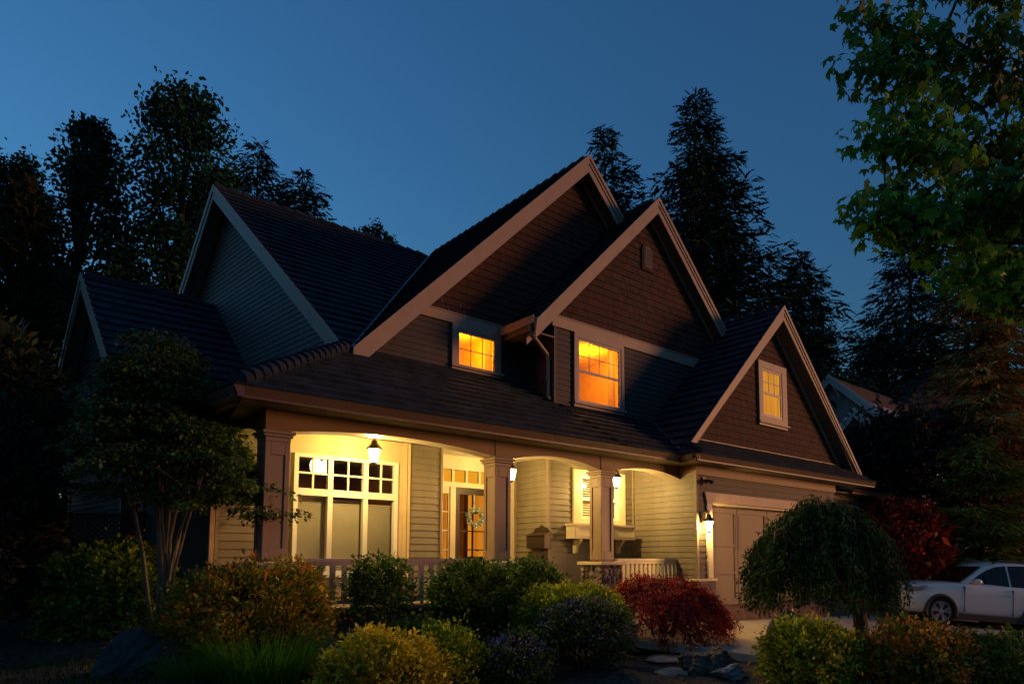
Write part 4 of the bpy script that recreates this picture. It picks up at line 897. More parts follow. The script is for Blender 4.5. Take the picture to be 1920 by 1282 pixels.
# ================================================================== TREES
def fir(label, base, H, Rm, seed, name='fir_tree', nb=110, cols=((.020, .062, .046), (.027, .075, .048), (.015, .05, .038)), droop=.25, start=.12, spray=.62, dens=1.0, power=.85, cat='conifer', group=None, lift=.15, mat=None):
    rs = np.random.default_rng(seed); t = thing(name, label, cat, base, group); b = np.array(base, float)
    sway = rs.normal(size=2)*.01*H
    mb = MB().tube([b, b+np.array([sway[0], sway[1], H*.5]), b+np.array([0, 0, H*.985])], [.014*H+.05, .009*H+.03, .012], 8)
    P, D, Nn, cl, SZ = [], [], [], [], []
    hs = np.sort(rs.uniform(0, 1, nb))**1.15
    side = rs.uniform(.75, 1.2, 8)
    for k, q in enumerate(hs):                                       # q = 0 at the top
        z = H*(1-q*(1-start)); a = k*2.399+rs.normal()*.5; L = Rm*((q**power)*.94+.06)*rs.uniform(.55, 1.15)*side[int(a/6.2832*8) % 8]
        if L < .12: L = .12
        dv = np.array([math.cos(a), math.sin(a), 0]); dz = -droop*L*(.3+.7*q)
        m = max(7, int(L*15*dens/spray*.62)); f = rs.uniform(.12, 1, m)
        c0 = b+np.array([0, 0, z])
        curve = lambda f: c0+dv*L*f[:, None]+np.stack([np.zeros(len(f)), np.zeros(len(f)), dz*f+lift*L*f**3], 1)
        p = curve(f); sd = np.cross(dv, [0, 0, 1]); sgn = rs.choice([-1, 1], m)
        wid = (.30*L*np.sin(np.clip(f, 0, 1)*2.6)+.05)*rs.random(m)
        p = p+sd*(sgn*wid)[:, None]+rs.normal(size=(m, 3))*.05
        P.append(p); D.append(dv*.8+sd*sgn[:, None]*.7+rs.normal(size=(m, 3))*.3-np.array([0, 0, .25])); Nn.append(rs.normal(size=(m, 3))*.5+np.array([0, 0, 1.0])); cl.append(np.full(m, rs.uniform(.6, 1.4))); SZ.append(spray*rs.uniform(.55, 1.2, m)*(.6+.4*min(1, L/(.5*Rm))))
        fl = np.linspace(0, 1, 4); mb.tube(curve(fl), [.012*L+.01, .009*L+.008, .006*L+.005, .004], 4, cap=False)
    P = np.concatenate(P); n = len(P); part('trunk', mb, DARKBARK, t, smooth=True)
    leaves('crown', P, np.concatenate(D), np.concatenate(Nn), np.concatenate(SZ), T_SPRAY, pal(cols, n, rs, .22, None, np.concatenate(cl)), mat or NEEDLE, t)
    return t
FG = 'tall firs behind the houses'
FK = dict(power=.80, spray=.78, dens=1.15, start=.34, group=FG, nb=210)
fir('tall fir peeking up right behind the highest gable', (30.72, 29.91, .8), 29.2, 6.2, 101, **FK)
fir('tallest fir, behind the garage side of the house', (32.75, 24.09, .8), 29.4, 6.4, 102, **FK)
fir('fir crowded against the right side of the tallest one', (35.2, 24.6, .8), 28.4, 6.4, 103, **FK)
fir('slimmer lower fir right of the tallest pair', (39.93, 21.42, .8), 20.6, 5.0, 104, **FK)
fir('broad fir with long level boughs above the neighbouring house', (51.3, 18.96, .8), 25.6, 7.0, 105, **{**FK, 'droop': .12, 'power': .72})
fir('fir rising just right of the left gable peak', (12.25, 40.01, .9), 25.0, 5.6, 106, **FK)
fir('fir half hidden by the main roof ridge', (15.11, 40.22, .9), 24.4, 5.6, 107, **FK)
fir('small fir tip directly behind the left gable peak', (11.0, 42.19, .9), 24.2, 5.0, 108, **FK)
# broadleaf trees with sky showing through
def broadleaf(label, base, H, crown, n, lsize, seed, name='broadleaf_tree', cols=((.017, .068, .036), (.022, .082, .038), (.012, .052, .03)), group=None, nlimb=16, T=T_DIA, cl_r=.55, upright=.8, ncl=150, cat='tree'):
    """crown: list of (height fraction, radius)"""
    rs = np.random.default_rng(seed); t = thing(name, label, cat, base, group); b = np.array(base, float)
    hf = np.array([c[0] for c in crown]); rf = np.array([c[1] for c in crown])
    mb = MB(); tp = [b+np.array([rs.normal()*.02*H*q, rs.normal()*.02*H*q, H*q]) for q in (0, .3, .6, .92)]; mb.tube(tp, [.016*H, .012*H, .007*H, .003*H], 8)
    C_ = []
    for k in range(ncl):
        q = rs.uniform(hf[0], hf[-1]); rad = np.interp(q, hf, rf)*rs.uniform(.25, 1.0)**.6; a = rs.uniform(0, 6.28)*1.0
        C_.append(b+np.array([rad*math.cos(a), rad*math.sin(a), H*q]))
    C_ = np.array(C_)
    for k in range(min(nlimb*3, ncl)):
        e = C_[k]; q0 = max(.12, (e[2]-b[2])/H-upright*.22); s = b+(tp[2]-b)*(q0/.6) if q0 < .6 else tp[2]+(tp[3]-tp[2])*((q0-.6)/.32)
        m_ = s*.45+e*.55+np.array([0, 0, -.04*H*upright*.4]); mb.tube([s, m_, e], [.004*H, .003*H, .001*H], 5, cap=False)
    part('trunk', mb, DARKBARK, t, smooth=True)
    i = rs.integers(0, ncl, n); P = C_[i]+np.clip(rs.normal(size=(n, 3)), -1.6, 1.6)*.8*cl_r*rs.uniform(.5, 1.25, ncl)[i][:, None]
    leaves('crown', P, rs.normal(size=(n, 3))-np.array([0, 0, .4]), rs.normal(size=(n, 3)), lsize*rs.uniform(.6, 1.3, n), T, pal(cols, n, rs, .25, None, rs.uniform(.6, 1.4, ncl)[i]), LEAFBG, t)
    return t
BG = 'broadleaf trees behind the left wing'
broadleaf('tallest broadleaf tree left of the left gable peak', (8.04, 38.30, .9), 25.4, [(.28, 2.4), (.42, 3.2), (.60, 3.3), (.78, 2.6), (.90, 2.0), (.99, 1.0)], 22848, .27, 111, group=BG, ncl=330, cl_r=.6)
broadleaf('thin topped broadleaf tree second from the left edge', (4.46, 41.66, .9), 23.6, [(.34, 1.6), (.5, 2.4), (.65, 2.4), (.8, 1.9), (.92, 1.0), (.99, .35)], 17472, .27, 112, group=BG, ncl=250, cl_r=.55)
broadleaf('broadleaf tree cut by the left edge of the view', (1.60, 46.92, .9), 23.0, [(.36, 2.0), (.55, 2.6), (.75, 2.3), (.9, 1.6), (.99, .7)], 16800, .27, 113, group=BG, ncl=220, cl_r=.6)
broadleaf('broadleaf tree whose tips show over the main roof ridge', (20.2, 41.26, .9), 23.2, [(.5, 2.5), (.7, 2.9), (.85, 2.4), (.93, 1.9), (1.0, .6)], 7200, .27, 114, group=BG, ncl=90, cl_r=.4)
broadleaf('bushy broadleaf tree behind the far house and garage roof', (50.0, 26.5, .8), 18.0, [(.3, 4), (.5, 5.2), (.75, 4.6), (.92, 2.5), (1, .8)], 15000, .32, 115, ncl=170, cl_r=.9, group='broadleaf trees behind the far house')
broadleaf('rounded broadleaf tree behind the far roof ridge', (56.0, 23.5, .8), 18.4, [(.3, 4), (.5, 5.2), (.75, 4.6), (.92, 2.5), (1, .8)], 15000, .32, 116, ncl=170, cl_r=.9, group='broadleaf trees behind the far house')
# dark cedars on the left
def cedar(label, base, H, Rm, n, seed, cols, group=None, size=.4, name='cedar_tree', power=.75, cat='conifer'):
    rs = np.random.default_rng(seed); t = thing(name, label, cat, base, group); b = np.array(base, float)
    part('trunk', MB().tube([b, b+np.array([0, 0, H*.95])], [.012*H+.04, .02], 8), BARK, t, smooth=True)
    q = rs.random(n)**.62; a = rs.uniform(0, 6.28, n); lob = 1+.16*np.sin(a*5+q*9+rs.uniform(0, 6))+.10*np.sin(a*11-q*25)
    rad = Rm*(q**power)*lob*(1-np.abs(rs.normal(size=n))*.13)+.03
    P = b+np.stack([rad*np.cos(a), rad*np.sin(a), H*(1-q*.97)+rs.normal(size=n)*.08], 1); o_ = np.stack([np.cos(a), np.sin(a), np.zeros(n)], 1)
    leaves('crown', P, o_*.5+rs.normal(size=(n, 3))*.35+np.array([0, 0, .55]), rs.normal(size=(n, 3))*.6+o_, size*rs.uniform(.6, 1.3, n), T_SPRAY, pal(cols, n, rs, .28, None, .65+.7*(np.sin(a*7+q*30) > 0)), NEEDLE, t)
    return t
DK = [(.030, .028, .010), (.022, .024, .010), (.045, .035, .012)]
cedar('pointed dark cedar beside the low left gable', (.95, 20.4, .9), 10.0, 1.05, 5200, 121, DK, 'dark cedars at the left edge', .34)
cedar('dark cedar cut by the left edge behind the tall hedge bush', (-.55, 18.8, .9), 9.4, 1.2, 5200, 122, DK, 'dark cedars at the left edge', .34)
shrub('tall_shrub', 'tall green leaved bush filling the upper left edge', 'shrub', (.05, 13.9, .8), (1.35, 1.3, 1.55), 3.0, 11000, .12, [(.045, .062, .02), (.03, .045, .016), (.065, .085, .025)], 123, bst=False, T=T_NARROW*np.array([1.8, 1, 1]), group='tall bushes on the left edge', lumpy=.28, droop=.3)
shrub('tall_shrub', 'dense dark purple brown bush at the lower left edge', 'shrub', (.35, 12.1, .5), (.82, .85, 1.65), 1.62, 15000, .05, [(.040, .034, .028), (.028, .03, .018), (.055, .045, .034), (.03, .04, .014)], 124, bst=False, group='tall bushes on the left edge', lumpy=.14)
# right side trees
fir('drooping brown tipped cedar at the right edge', (27.0, 7.6, .5), 13.2, 2.9, 131, name='cedar_tree', nb=190, dens=1.9, spray=.38, power=.55, droop=.7, start=.05, lift=.1, cols=((.34, .20, .05), (.46, .24, .07), (.16, .19, .05), (.25, .21, .06)), group='conifers beside the parked car')
fir('second brownish cedar behind the drooping one', (31.2, 8.2, .3), 17.0, 3.2, 132, name='cedar_tree', nb=160, dens=1.4, spray=.45, power=.6, droop=.5, start=.08, cols=((.14, .12, .04), (.22, .14, .04), (.09, .11, .035)), group='conifers beside the parked car')
fir('low green conifer right behind the parked car', (23.9, 7.15, .3), 5.2, 2.1, 133, name='cedar_tree', nb=120, dens=2.4, spray=.26, power=.5, droop=.35, start=.03, cols=((.13, .19, .03), (.19, .24, .03), (.08, .13, .025)), group='conifers beside the parked car')
shrub('japanese_maple', 'bright red orange Japanese maple lit behind the driveway', 'tree', (21.8, 8.9, .3), (1.7, 1.4, 1.6), 1.6, 11000, .11, [(.13, .020, .011), (.09, .015, .010), (.18, .042, .013), (.05, .013, .008)], 134, T=T_NARROW*np.array([2.2, 1, 1]), lumpy=.25, droop=.2, nst=12)
shrub('japanese_maple', 'dark purple leaved maple against the far house', 'tree', (25.0, 10.1, .3), (2.1, 1.9, 2.6), 4.3, 11000, .17, [(.026, .016, .02), (.036, .018, .022), (.02, .016, .014)], 135, T=T_NARROW*np.array([2.0, 1, 1]), lumpy=.3, gaps=.4, nst=14, flat=.5)
# foreground maple: big lobed leaves on boughs reaching in from the right
def maple():
    base = (12.3, -.7, -.3); rs = np.random.default_rng(141); t = thing('maple_tree', 'broad maple with big lobed leaves hanging in from the upper right', 'tree', base); b = np.array(base)
    mb = MB(); crotch = b+np.array([-.2, .2, 3.4]); mb.tube([b, b+np.array([.05, 0, 1.6]), crotch, crotch+np.array([.1, .1, 2.5]), crotch+np.array([.3, 0, 5])], [.26, .20, .17, .11, .05], 10)
    tips = [(6.95, 2.80, 7.30), (6.98, 2.74, 5.16), (7.46, 2.80, 7.40), (6.95, 2.76, 6.75), (8.35, 2.68, 7.45), (7.66, 2.00, 7.06), (7.10, 2.61, 6.20), (7.0, 2.68, 5.95), (8.40, 2.74, 6.52), (8.31, 2.18, 6.34), (6.85, 2.75, 5.22), (7.40, 2.73, 5.50), (8.54, 2.71, 5.71), (7.81, 2.09, 5.25), (7.85, 2.27, 4.75), (8.02, 2.03, 4.50), (7.38, 1.78, 5.31), (9.07, 2.08, 7.20), (9.4, 2.3, 6.2), (9.3, 2.4, 5.3), (9.6, 1.9, 8.2), (8.2, 2.2, 8.3), (7.2, 2.6, 8.2), (10.4, 2.2, 7.4), (10.6, 1.8, 5.8), (11.5, 2.3, 7.0), (12.6, 2.6, 6.2), (13.6, 1.4, 7.2), (12.4, .2, 7.9), (11.2, -.2, 6.4), (8.6, 1.9, 4.9)]
    P, cl = [], []; forks = []
    for k, e in enumerate(tips):
        e = np.array(e)
        near = min(forks, key=lambda q: np.linalg.norm(q-e)) if forks else None
        if near is None or np.linalg.norm(near-e) > 1.9:               # a main limb from the trunk
            s = crotch+np.array([0, 0, rs.uniform(0, 1.6)]); m_ = s*.5+e*.5+np.array([0, 0, .4])+rs.normal(size=3)*.12; g_ = m_*.4+e*.6+np.array([0, 0, .10])+rs.normal(size=3)*.08
            mb.tube([s, s*.75+m_*.25+np.array([0, 0, .12]), m_, g_, e], [.07, .055, .038, .022, .008], 6); forks += [m_, g_]
        else:                                                         # a side branch from the nearest fork
            m_ = near*.5+e*.5+np.array([0, 0, .10])+rs.normal(size=3)*.08; mb.tube([near, m_, e], [.024, .015, .006], 6); forks.append(m_)
        big = 1.0 if e[0] < 9.2 else 1.25; m = 215 if e[0] < 9.2 else 170
        dv = unit((e-crotch+np.array([0, 0, -.6]))[None])[0]
        f = rs.uniform(-1.1, .45, m); p = e+dv*f[:, None]*.6*big+np.clip(rs.normal(size=(m, 3)), -1.5, 1.5)*np.array([.20, .20, .085])*big-np.array([0, 0, .05]); P.append(p); cl.append(np.full(m, rs.uniform(.6, 1.4)))
    P = np.concatenate(P); n = len(P); part('trunk', mb, BARK, t, smooth=True)
    a = rs.uniform(0, 6.28, n); D = np.stack([np.cos(a)*.55-.25, np.sin(a)*.55, -.75+rs.normal(size=n)*.25], 1)
    Nn = np.stack([np.cos(a)*.6-.3, np.sin(a)*.6-.2, np.full(n, .75)], 1)+rs.normal(size=(n, 3))*.35
    leaves('crown', P, D, Nn, .135*rs.uniform(.6, 1.2, n), T_MAPLE, pal([(.08, .25, .03), (.11, .28, .03), (.06, .20, .04), (.15, .32, .03)], n, rs, .22, None, np.concatenate(cl)), LEAF, t)
maple()
# ---- lawn patch in the lower left
rs = np.random.default_rng(62); n = 5000; x = rs.uniform(-1.2, 1.7, n); y = 10.0+rs.uniform(-1.4, 1.6, n)-.55*x
z = np.array([zg(a, b) for a, b in zip(x, y)])
o = leaves('lawn_grass', np.stack([x, y, z], 1), rs.normal(size=(n, 3))*.35+np.array([0, 0, 1]), rs.normal(size=(n, 3)), rs.uniform(.03, .08, n), T_NARROW, pal([(.05, .065, .014), (.035, .05, .012)], n, rs, .3), LEAF, None); o['kind'] = 'stuff'
# ================================================================== LAMPS AND THINGS ON THE HOUSE
WARM = (1.0, .62, .19)
def lamp_light(t, loc, w, r=.045):
    d = bpy.data.lights.new('bulb_light', 'POINT'); d.energy = w; d.color = WARM; d.shadow_soft_size = r
    o = bpy.data.objects.new('bulb_light', d); C.objects.link(o); o.parent = t; o.location = loc; return o
def lantern(loc, label, w, hang=True, group='porch lanterns', proto=None):
    """origin at the bottom of the glass"""
    t = thing('porch_lantern' if hang else 'wall_lantern', label, 'lantern', loc, group)
    k = 6
    glass = MB().lathe([(.052, .01), (.098, .225)], k=k)
    part('glass', glass, LAMPGLASS, t, local=True)
    fr = MB()
    for j in range(k):
        a = 2*math.pi*(j+.5)/k; fr.tube([(.054*math.cos(a), .054*math.sin(a), .0), (.101*math.cos(a), .101*math.sin(a), .228)], .005, 5)
    fr.lathe([(.056, -.008), (.056, .008)], k=k); fr.lathe([(.02, -.03), (.03, -.008)], k=8)
    part('frame', fr, BLACK, t, local=True)
    cap = MB().lathe([(.128, .222), (.132, .235), (.095, .275), (.06, .315), (.045, .345), (.05, .36), (.03, .375), (.0, .385)], k=k)
    part('cap', cap, BRONZE, t, local=True)
    if hang: part('chain', MB().tube([(0, 0, .37), (0, 0, 3.82-loc[2])], .008, 6).lathe([(.06, 3.80-loc[2]), (.055, 3.82-loc[2])], k=10), BLACK, t, local=True)
    else: part('bracket', MB().tube([(0, 0, .37), (0, .03, .46), (0, .12, .47), (0, .145, .36)], .013, 6).box(-.05, .05, .13, .15, .18, .44), BRONZE, t, local=True)
    part('bulb', MB().blob((0, 0, .12), (.022, .022, .05), 1, 0), BULB, t, local=True)
    lamp_light(t, (0, 0, .12), w)
    return t
LW = 350
lantern((5.10, 10.20, 3.245), 'lit lantern hanging in front of the wide porch window', LW)
lantern((8.18, 10.54, 3.215), 'lit lantern half hidden by the middle porch column', LW)
lantern((10.86, 10.25, 3.24), 'lit lantern hanging just right of the stone based column', LW)
lantern((12.11, 8.745, 2.27), 'bright wall lantern at the left jamb of the garage door', 250, False, 'garage wall lanterns')
lantern((20.68, 9.42, 2.29), 'small lit wall lantern seen through the edge of the weeping conifer', 30, False, 'garage wall lanterns')
# ceiling lamp inside the front room
t = thing('ceiling_lamp', 'lamp with frosted glass shades inside the front room', 'ceiling lamp', (5.07, 12.3, 3.66))
part('stem', MB().tube([(5.07, 12.3, 3.66), (5.07, 12.3, 3.55)], .015, 8).tube([(4.97, 12.3, 3.55), (5.17, 12.3, 3.55)], .012, 6), BRONZE, t)
SHADE = mk_lit('frosted_shade', (1, .82, .45), (1, .88, .55), 2.6)
for dx, dy in ((-.10, -.02), (.10, -.02), (0, .09)):
    part('lamp_shade', MB().lathe([(.03, 3.54), (.075, 3.49), (.095, 3.42), (.085, 3.33), (.055, 3.27)], (5.07+dx, 12.3+dy, 0), 14), SHADE, t, smooth=True)
d = bpy.data.lights.new('bulb_light', 'POINT'); d.energy = 9; d.color = (1, .72, .35); d.shadow_soft_size = .08
o = bpy.data.objects.new('bulb_light', d); C.objects.link(o); o.parent = t; o.location = (0, 0, -.55)
# mailbox
t = thing('mailbox', 'brown wall mailbox with a curved back plate in the entry recess', 'mailbox', (9.3, 10.93, 1.9))
part('body', MB().prism([(9.30, 10.64, 1.90), (9.12, 10.64, 1.92), (9.12, 10.64, 2.18), (9.30, 10.64, 2.24)], (0, .58, 0)), BRONZE, t)
bk = [(9.285, 10.64+.58*q, 2.24+.13*math.sin(q*math.pi)+.04*math.sin(q*3*math.pi)**2) for q in np.linspace(0, 1, 13)]
part('back_plate', MB().prism([(9.285, 10.64, 1.9)]+bk+[(9.285, 11.22, 1.9)], (.014, 0, 0)), BRONZE, t)
part('lid', MB().prism([(9.10, 10.62, 2.175), (9.30, 10.62, 2.245), (9.30, 10.62, 2.26), (9.10, 10.62, 2.19)], (0, .62, 0)), BRONZE, t)
part('newspaper_hook', MB().tube([(9.2, 10.75, 1.90), (9.2, 10.75, 1.83), (9.14, 10.75, 1.81), (9.1, 10.75, 1.85)], .008, 6).tube([(9.2, 11.1, 1.90), (9.2, 11.1, 1.83), (9.14, 11.1, 1.81), (9.1, 11.1, 1.85)], .008, 6), BLACK, t)
# flower box under the recess window
t = thing('window_box', 'cream wooden window box on curved brackets behind the right column', 'window box', (10.7, 10.58, 2.14))
part('box', MB().box(9.80, 11.66, 10.45, 10.73, 2.14, 2.40), TRIM, t)
mb = MB().box(9.77, 11.69, 10.43, 10.73, 2.40, 2.445).box(9.79, 11.67, 10.44, 10.73, 2.125, 2.15)
for a, b in ((9.82, 10.42), (10.44, 11.02), (11.04, 11.64)): mb.box(a, b, 10.438, 10.449, 2.17, 2.19).box(a, b, 10.438, 10.449, 2.36, 2.38).box(a, a+.03, 10.438, 10.449, 2.19, 2.36).box(b-.03, b, 10.438, 10.449, 2.19, 2.36)
part('moulding', mb, TRIM, t)
for x in (9.98, 11.30):
    pr = [(10.72, 2.125), (10.50, 2.125), (10.50, 2.08), (10.55, 2.02), (10.60, 1.98), (10.63, 1.92), (10.64, 1.84), (10.68, 1.81), (10.72, 1.83)]
    part('bracket', MB().prism([(x, a, b) for a, b in pr], (.08, 0, 0)), TRIM, t)
# wreath on the door
t = thing('wreath', 'round wreath of pale blue and white flowers on the front door', 'wreath', (8.205, 11.80, 2.56))
rs = np.random.default_rng(151); n = 900; a = rs.uniform(0, 6.28, n); b = rs.uniform(0, 6.28, n); rr = .155; r2 = .055*np.sqrt(rs.random(n))
P = np.stack([8.205+(rr+r2*np.cos(b))*np.cos(a), 11.80+r2*np.sin(b)*.8, 2.56+(rr+r2*np.cos(b))*np.sin(a)], 1)
o = leaves('flower_ring', P, np.stack([np.cos(a), -np.ones(n)*.7, np.sin(a)], 1)+rs.normal(size=(n, 3))*.5, rs.normal(size=(n, 3)), .042*rs.uniform(.6, 1.3, n), T_DIA, pal([(.60, .66, .62), (.34, .46, .50), (.75, .74, .62), (.22, .32, .36), (.16, .22, .15)], n, rs, .2), FLOWER, t)
part('ribbon', MB().box(8.19, 8.22, 11.835, 11.85, 2.72, 3.03), mk('ribbon', (.25, .27, .27), .6, .1), t)
# security light
t = thing('security_light', 'small twin headed security light under the garage eave', 'security light', (12.2, 8.85, 3.40))
part('base', MB().box(12.15, 12.25, 8.915, 8.948, 3.36, 3.46), BRONZE, t)
for dx in (-.07, .08): part('lamp_head', MB().tube([(12.2, 8.91, 3.41), (12.2+dx, 8.85, 3.38), (12.2+dx*1.6, 8.78, 3.34)], [.012, .03, .045], 8), BRONZE, t)

# ================================================================== FENCE
def fence():
    t = thing('garden_fence', 'brown board fence with lattice top beside the house', 'fence', (1.5, 15.1, .75))
    A = Vector((2.74, 14.45, 0)); B = Vector((-1.6, 17.2, 0)); d = (B-A).normalized(); n = Vector((-d.y, d.x, 0)); L = (B-A).length
    def P(s, z, o=0): q = A+d*s+n*o; return (q.x, q.y, z)
    def bar(mb, s0, s1, z0, z1, o0, o1): mb.prism([P(s0, z0, o0), P(s1, z0, o0), P(s1, z1, o0), P(s0, z1, o0)], n*(o1-o0))
    mb = MB(); s = 0.0; rs = np.random.default_rng(3)
    while s < L-.02: e = min(L, s+.14); tv = 1+rs.normal()*.15; mb.cur = (tv, tv, tv); bar(mb, s, e-.006, .6, 2.0, 0, .02); s += .14
    part('board_panel', mb, mk('fence_board', (.12, .055, .028), .8, .3, 5, .4, 20, tint=True, stretch=(4, 4, .4)), t)
    mb = MB(); s = -.5
    while s < L:
        for sg in (1, -1):
            s0, s1 = (s, s+.46) if sg > 0 else (s+.46, s); w = .018; o = .0 if sg > 0 else .011
            if min(s0, s1) >= -.02 and max(s0, s1) <= L: mb.prism([P(s0-w, 2.06, o), P(s0+w, 2.06, o), P(s1+w, 2.46, o), P(s1-w, 2.46, o)], n*.009)
        s += .115
    part('lattice', mb, WOOD, t)
    mb = MB(); bar(mb, 0, L, 2.46, 2.53, -.03, .05); bar(mb, 0, L, 2.0, 2.06, -.03, .05); bar(mb, 0, L, .66, .74, -.03, -.001); part('rail', mb, WOOD, t)
    for s in (0.03, 1.75, 3.5, L-.05): mb = MB(); bar(mb, s, s+.09, .4, 2.56, .021, .11); part('post', mb, WOOD, t)
fence()

# ================================================================== THE FAR HOUSE ON THE RIGHT
t = thing('far_house', 'pale blue grey house with white gables beyond the maples', 'house', (42, 19, .4))
STUCCO = mk('grey_stucco', (.30, .34, .34), .8, .08, 3, .1, 60); FW = mk('white_barge', (.62, .63, .62), .5, .05); SHAKE = mk('shake_roof', (.10, .075, .07), .85, .3, 4, .4, 20, tint=True)
part('wall', MB().box(36.5, 52, 13.5, 22.0, 0, 8.2).prism([(36.5, 13.5, 8.2), (36.5, 22.0, 8.2), (36.5, 17.8, 11.45)], (8, 0, 0)).box(35.3, 36.49, 13.9, 18.1, 0, 7.2).prism([(35.3, 14.0, 7.2), (35.3, 18.0, 7.2), (35.3, 15.95, 9.1)], (1.19, 0, 0)), STUCCO, t)
mb = MB(); sl = .935
courses(mb, [(36.0, 12.6, 11.75-sl*5.2), (52, 12.6, 11.75-sl*5.2), (52, 17.8, 11.75), (36.0, 17.8, 11.75)], (0, 1, sl), (0, -sl, 1), .42, .05, 0, .15, strips=(.3, .6), seed=61)
courses(mb, [(52, 23, 11.75-sl*5.2), (36.0, 23, 11.75-sl*5.2), (36.0, 17.8, 11.75), (52, 17.8, 11.75)], (0, -1, sl), (0, sl, 1), .42, .05, 0, .1, seed=62)
part('roof', mb, SHAKE, t)
A_ = Vector((43.6, 17.9, 9.9)); B_ = Vector((50.0, 17.2, 14.9)); r_ = Vector((.90, -.436, 0)); nr = (B_-A_).cross(r_); nr = nr if nr.z > 0 else -nr; uv = Vector((-nr.x, -nr.y, (nr.x**2+nr.y**2)/nr.z))
mb = MB(); courses(mb, [A_, A_+r_*15, B_+r_*8, B_], uv, nr, .42, .05, 0, .2, strips=(.3, .6), seed=63)
mb.poly([A_, B_, (44.5, 24.5, 9.9)]).poly([B_, B_+r_*8, (58, 24, 9.9), (44.5, 24.5, 9.9)])
part('upper_roof', mb, SHAKE, t); part('upper_wall', MB().prism([A_+Vector((.6, .3, -8)), A_+r_*14+Vector((0, .6, -8)), (57.5, 23.5, 1.9), (45, 24, 1.9)], (0, 0, 7.95)), STUCCO, t)
def barge(x, y0, z0, y1, z1, v=.42): return MB().prism([(x, y0, z0+.05), (x, y0, z0-v), (x, y1, z1-v), (x, y1, z1+.05)], (-.06, 0, 0)).prism([(x-.06, y0, z0+.1), (x-.06, y0, z0-v*.35), (x-.06, y1, z1-v*.35), (x-.06, y1, z1+.1)], (-.05, 0, 0))
for y1 in (12.7, 22.9): part('barge_board', barge(35.95, 17.8, 11.75, y1, 11.75-sl*abs(y1-17.8)), FW, t)
mb = MB(); courses(mb, [(34.85, 13.6, 9.4-2.35*1.0), (36.6, 13.6, 9.4-2.35), (36.6, 15.95, 9.4), (34.85, 15.95, 9.4)], (0, 1, 1), (0, -1, 1), .42, .05, 0, .1, seed=65)
courses(mb, [(36.6, 18.3, 7.05), (34.85, 18.3, 7.05), (34.85, 15.95, 9.4), (36.6, 15.95, 9.4)], (0, -1, 1), (0, 1, 1), .42, .05, 0, .1, seed=66); part('dormer_roof', mb, SHAKE, t)
for y1 in (13.6, 18.3): part('barge_board', barge(34.8, 15.95, 9.4, y1, 7.05), FW, t)
part('gable_bracket', MB().tube([(36.3, 17.75, 11.2), (36.1, 17.5, 10.9), (36.3, 17.4, 10.5)], .07, 6), FW, t)

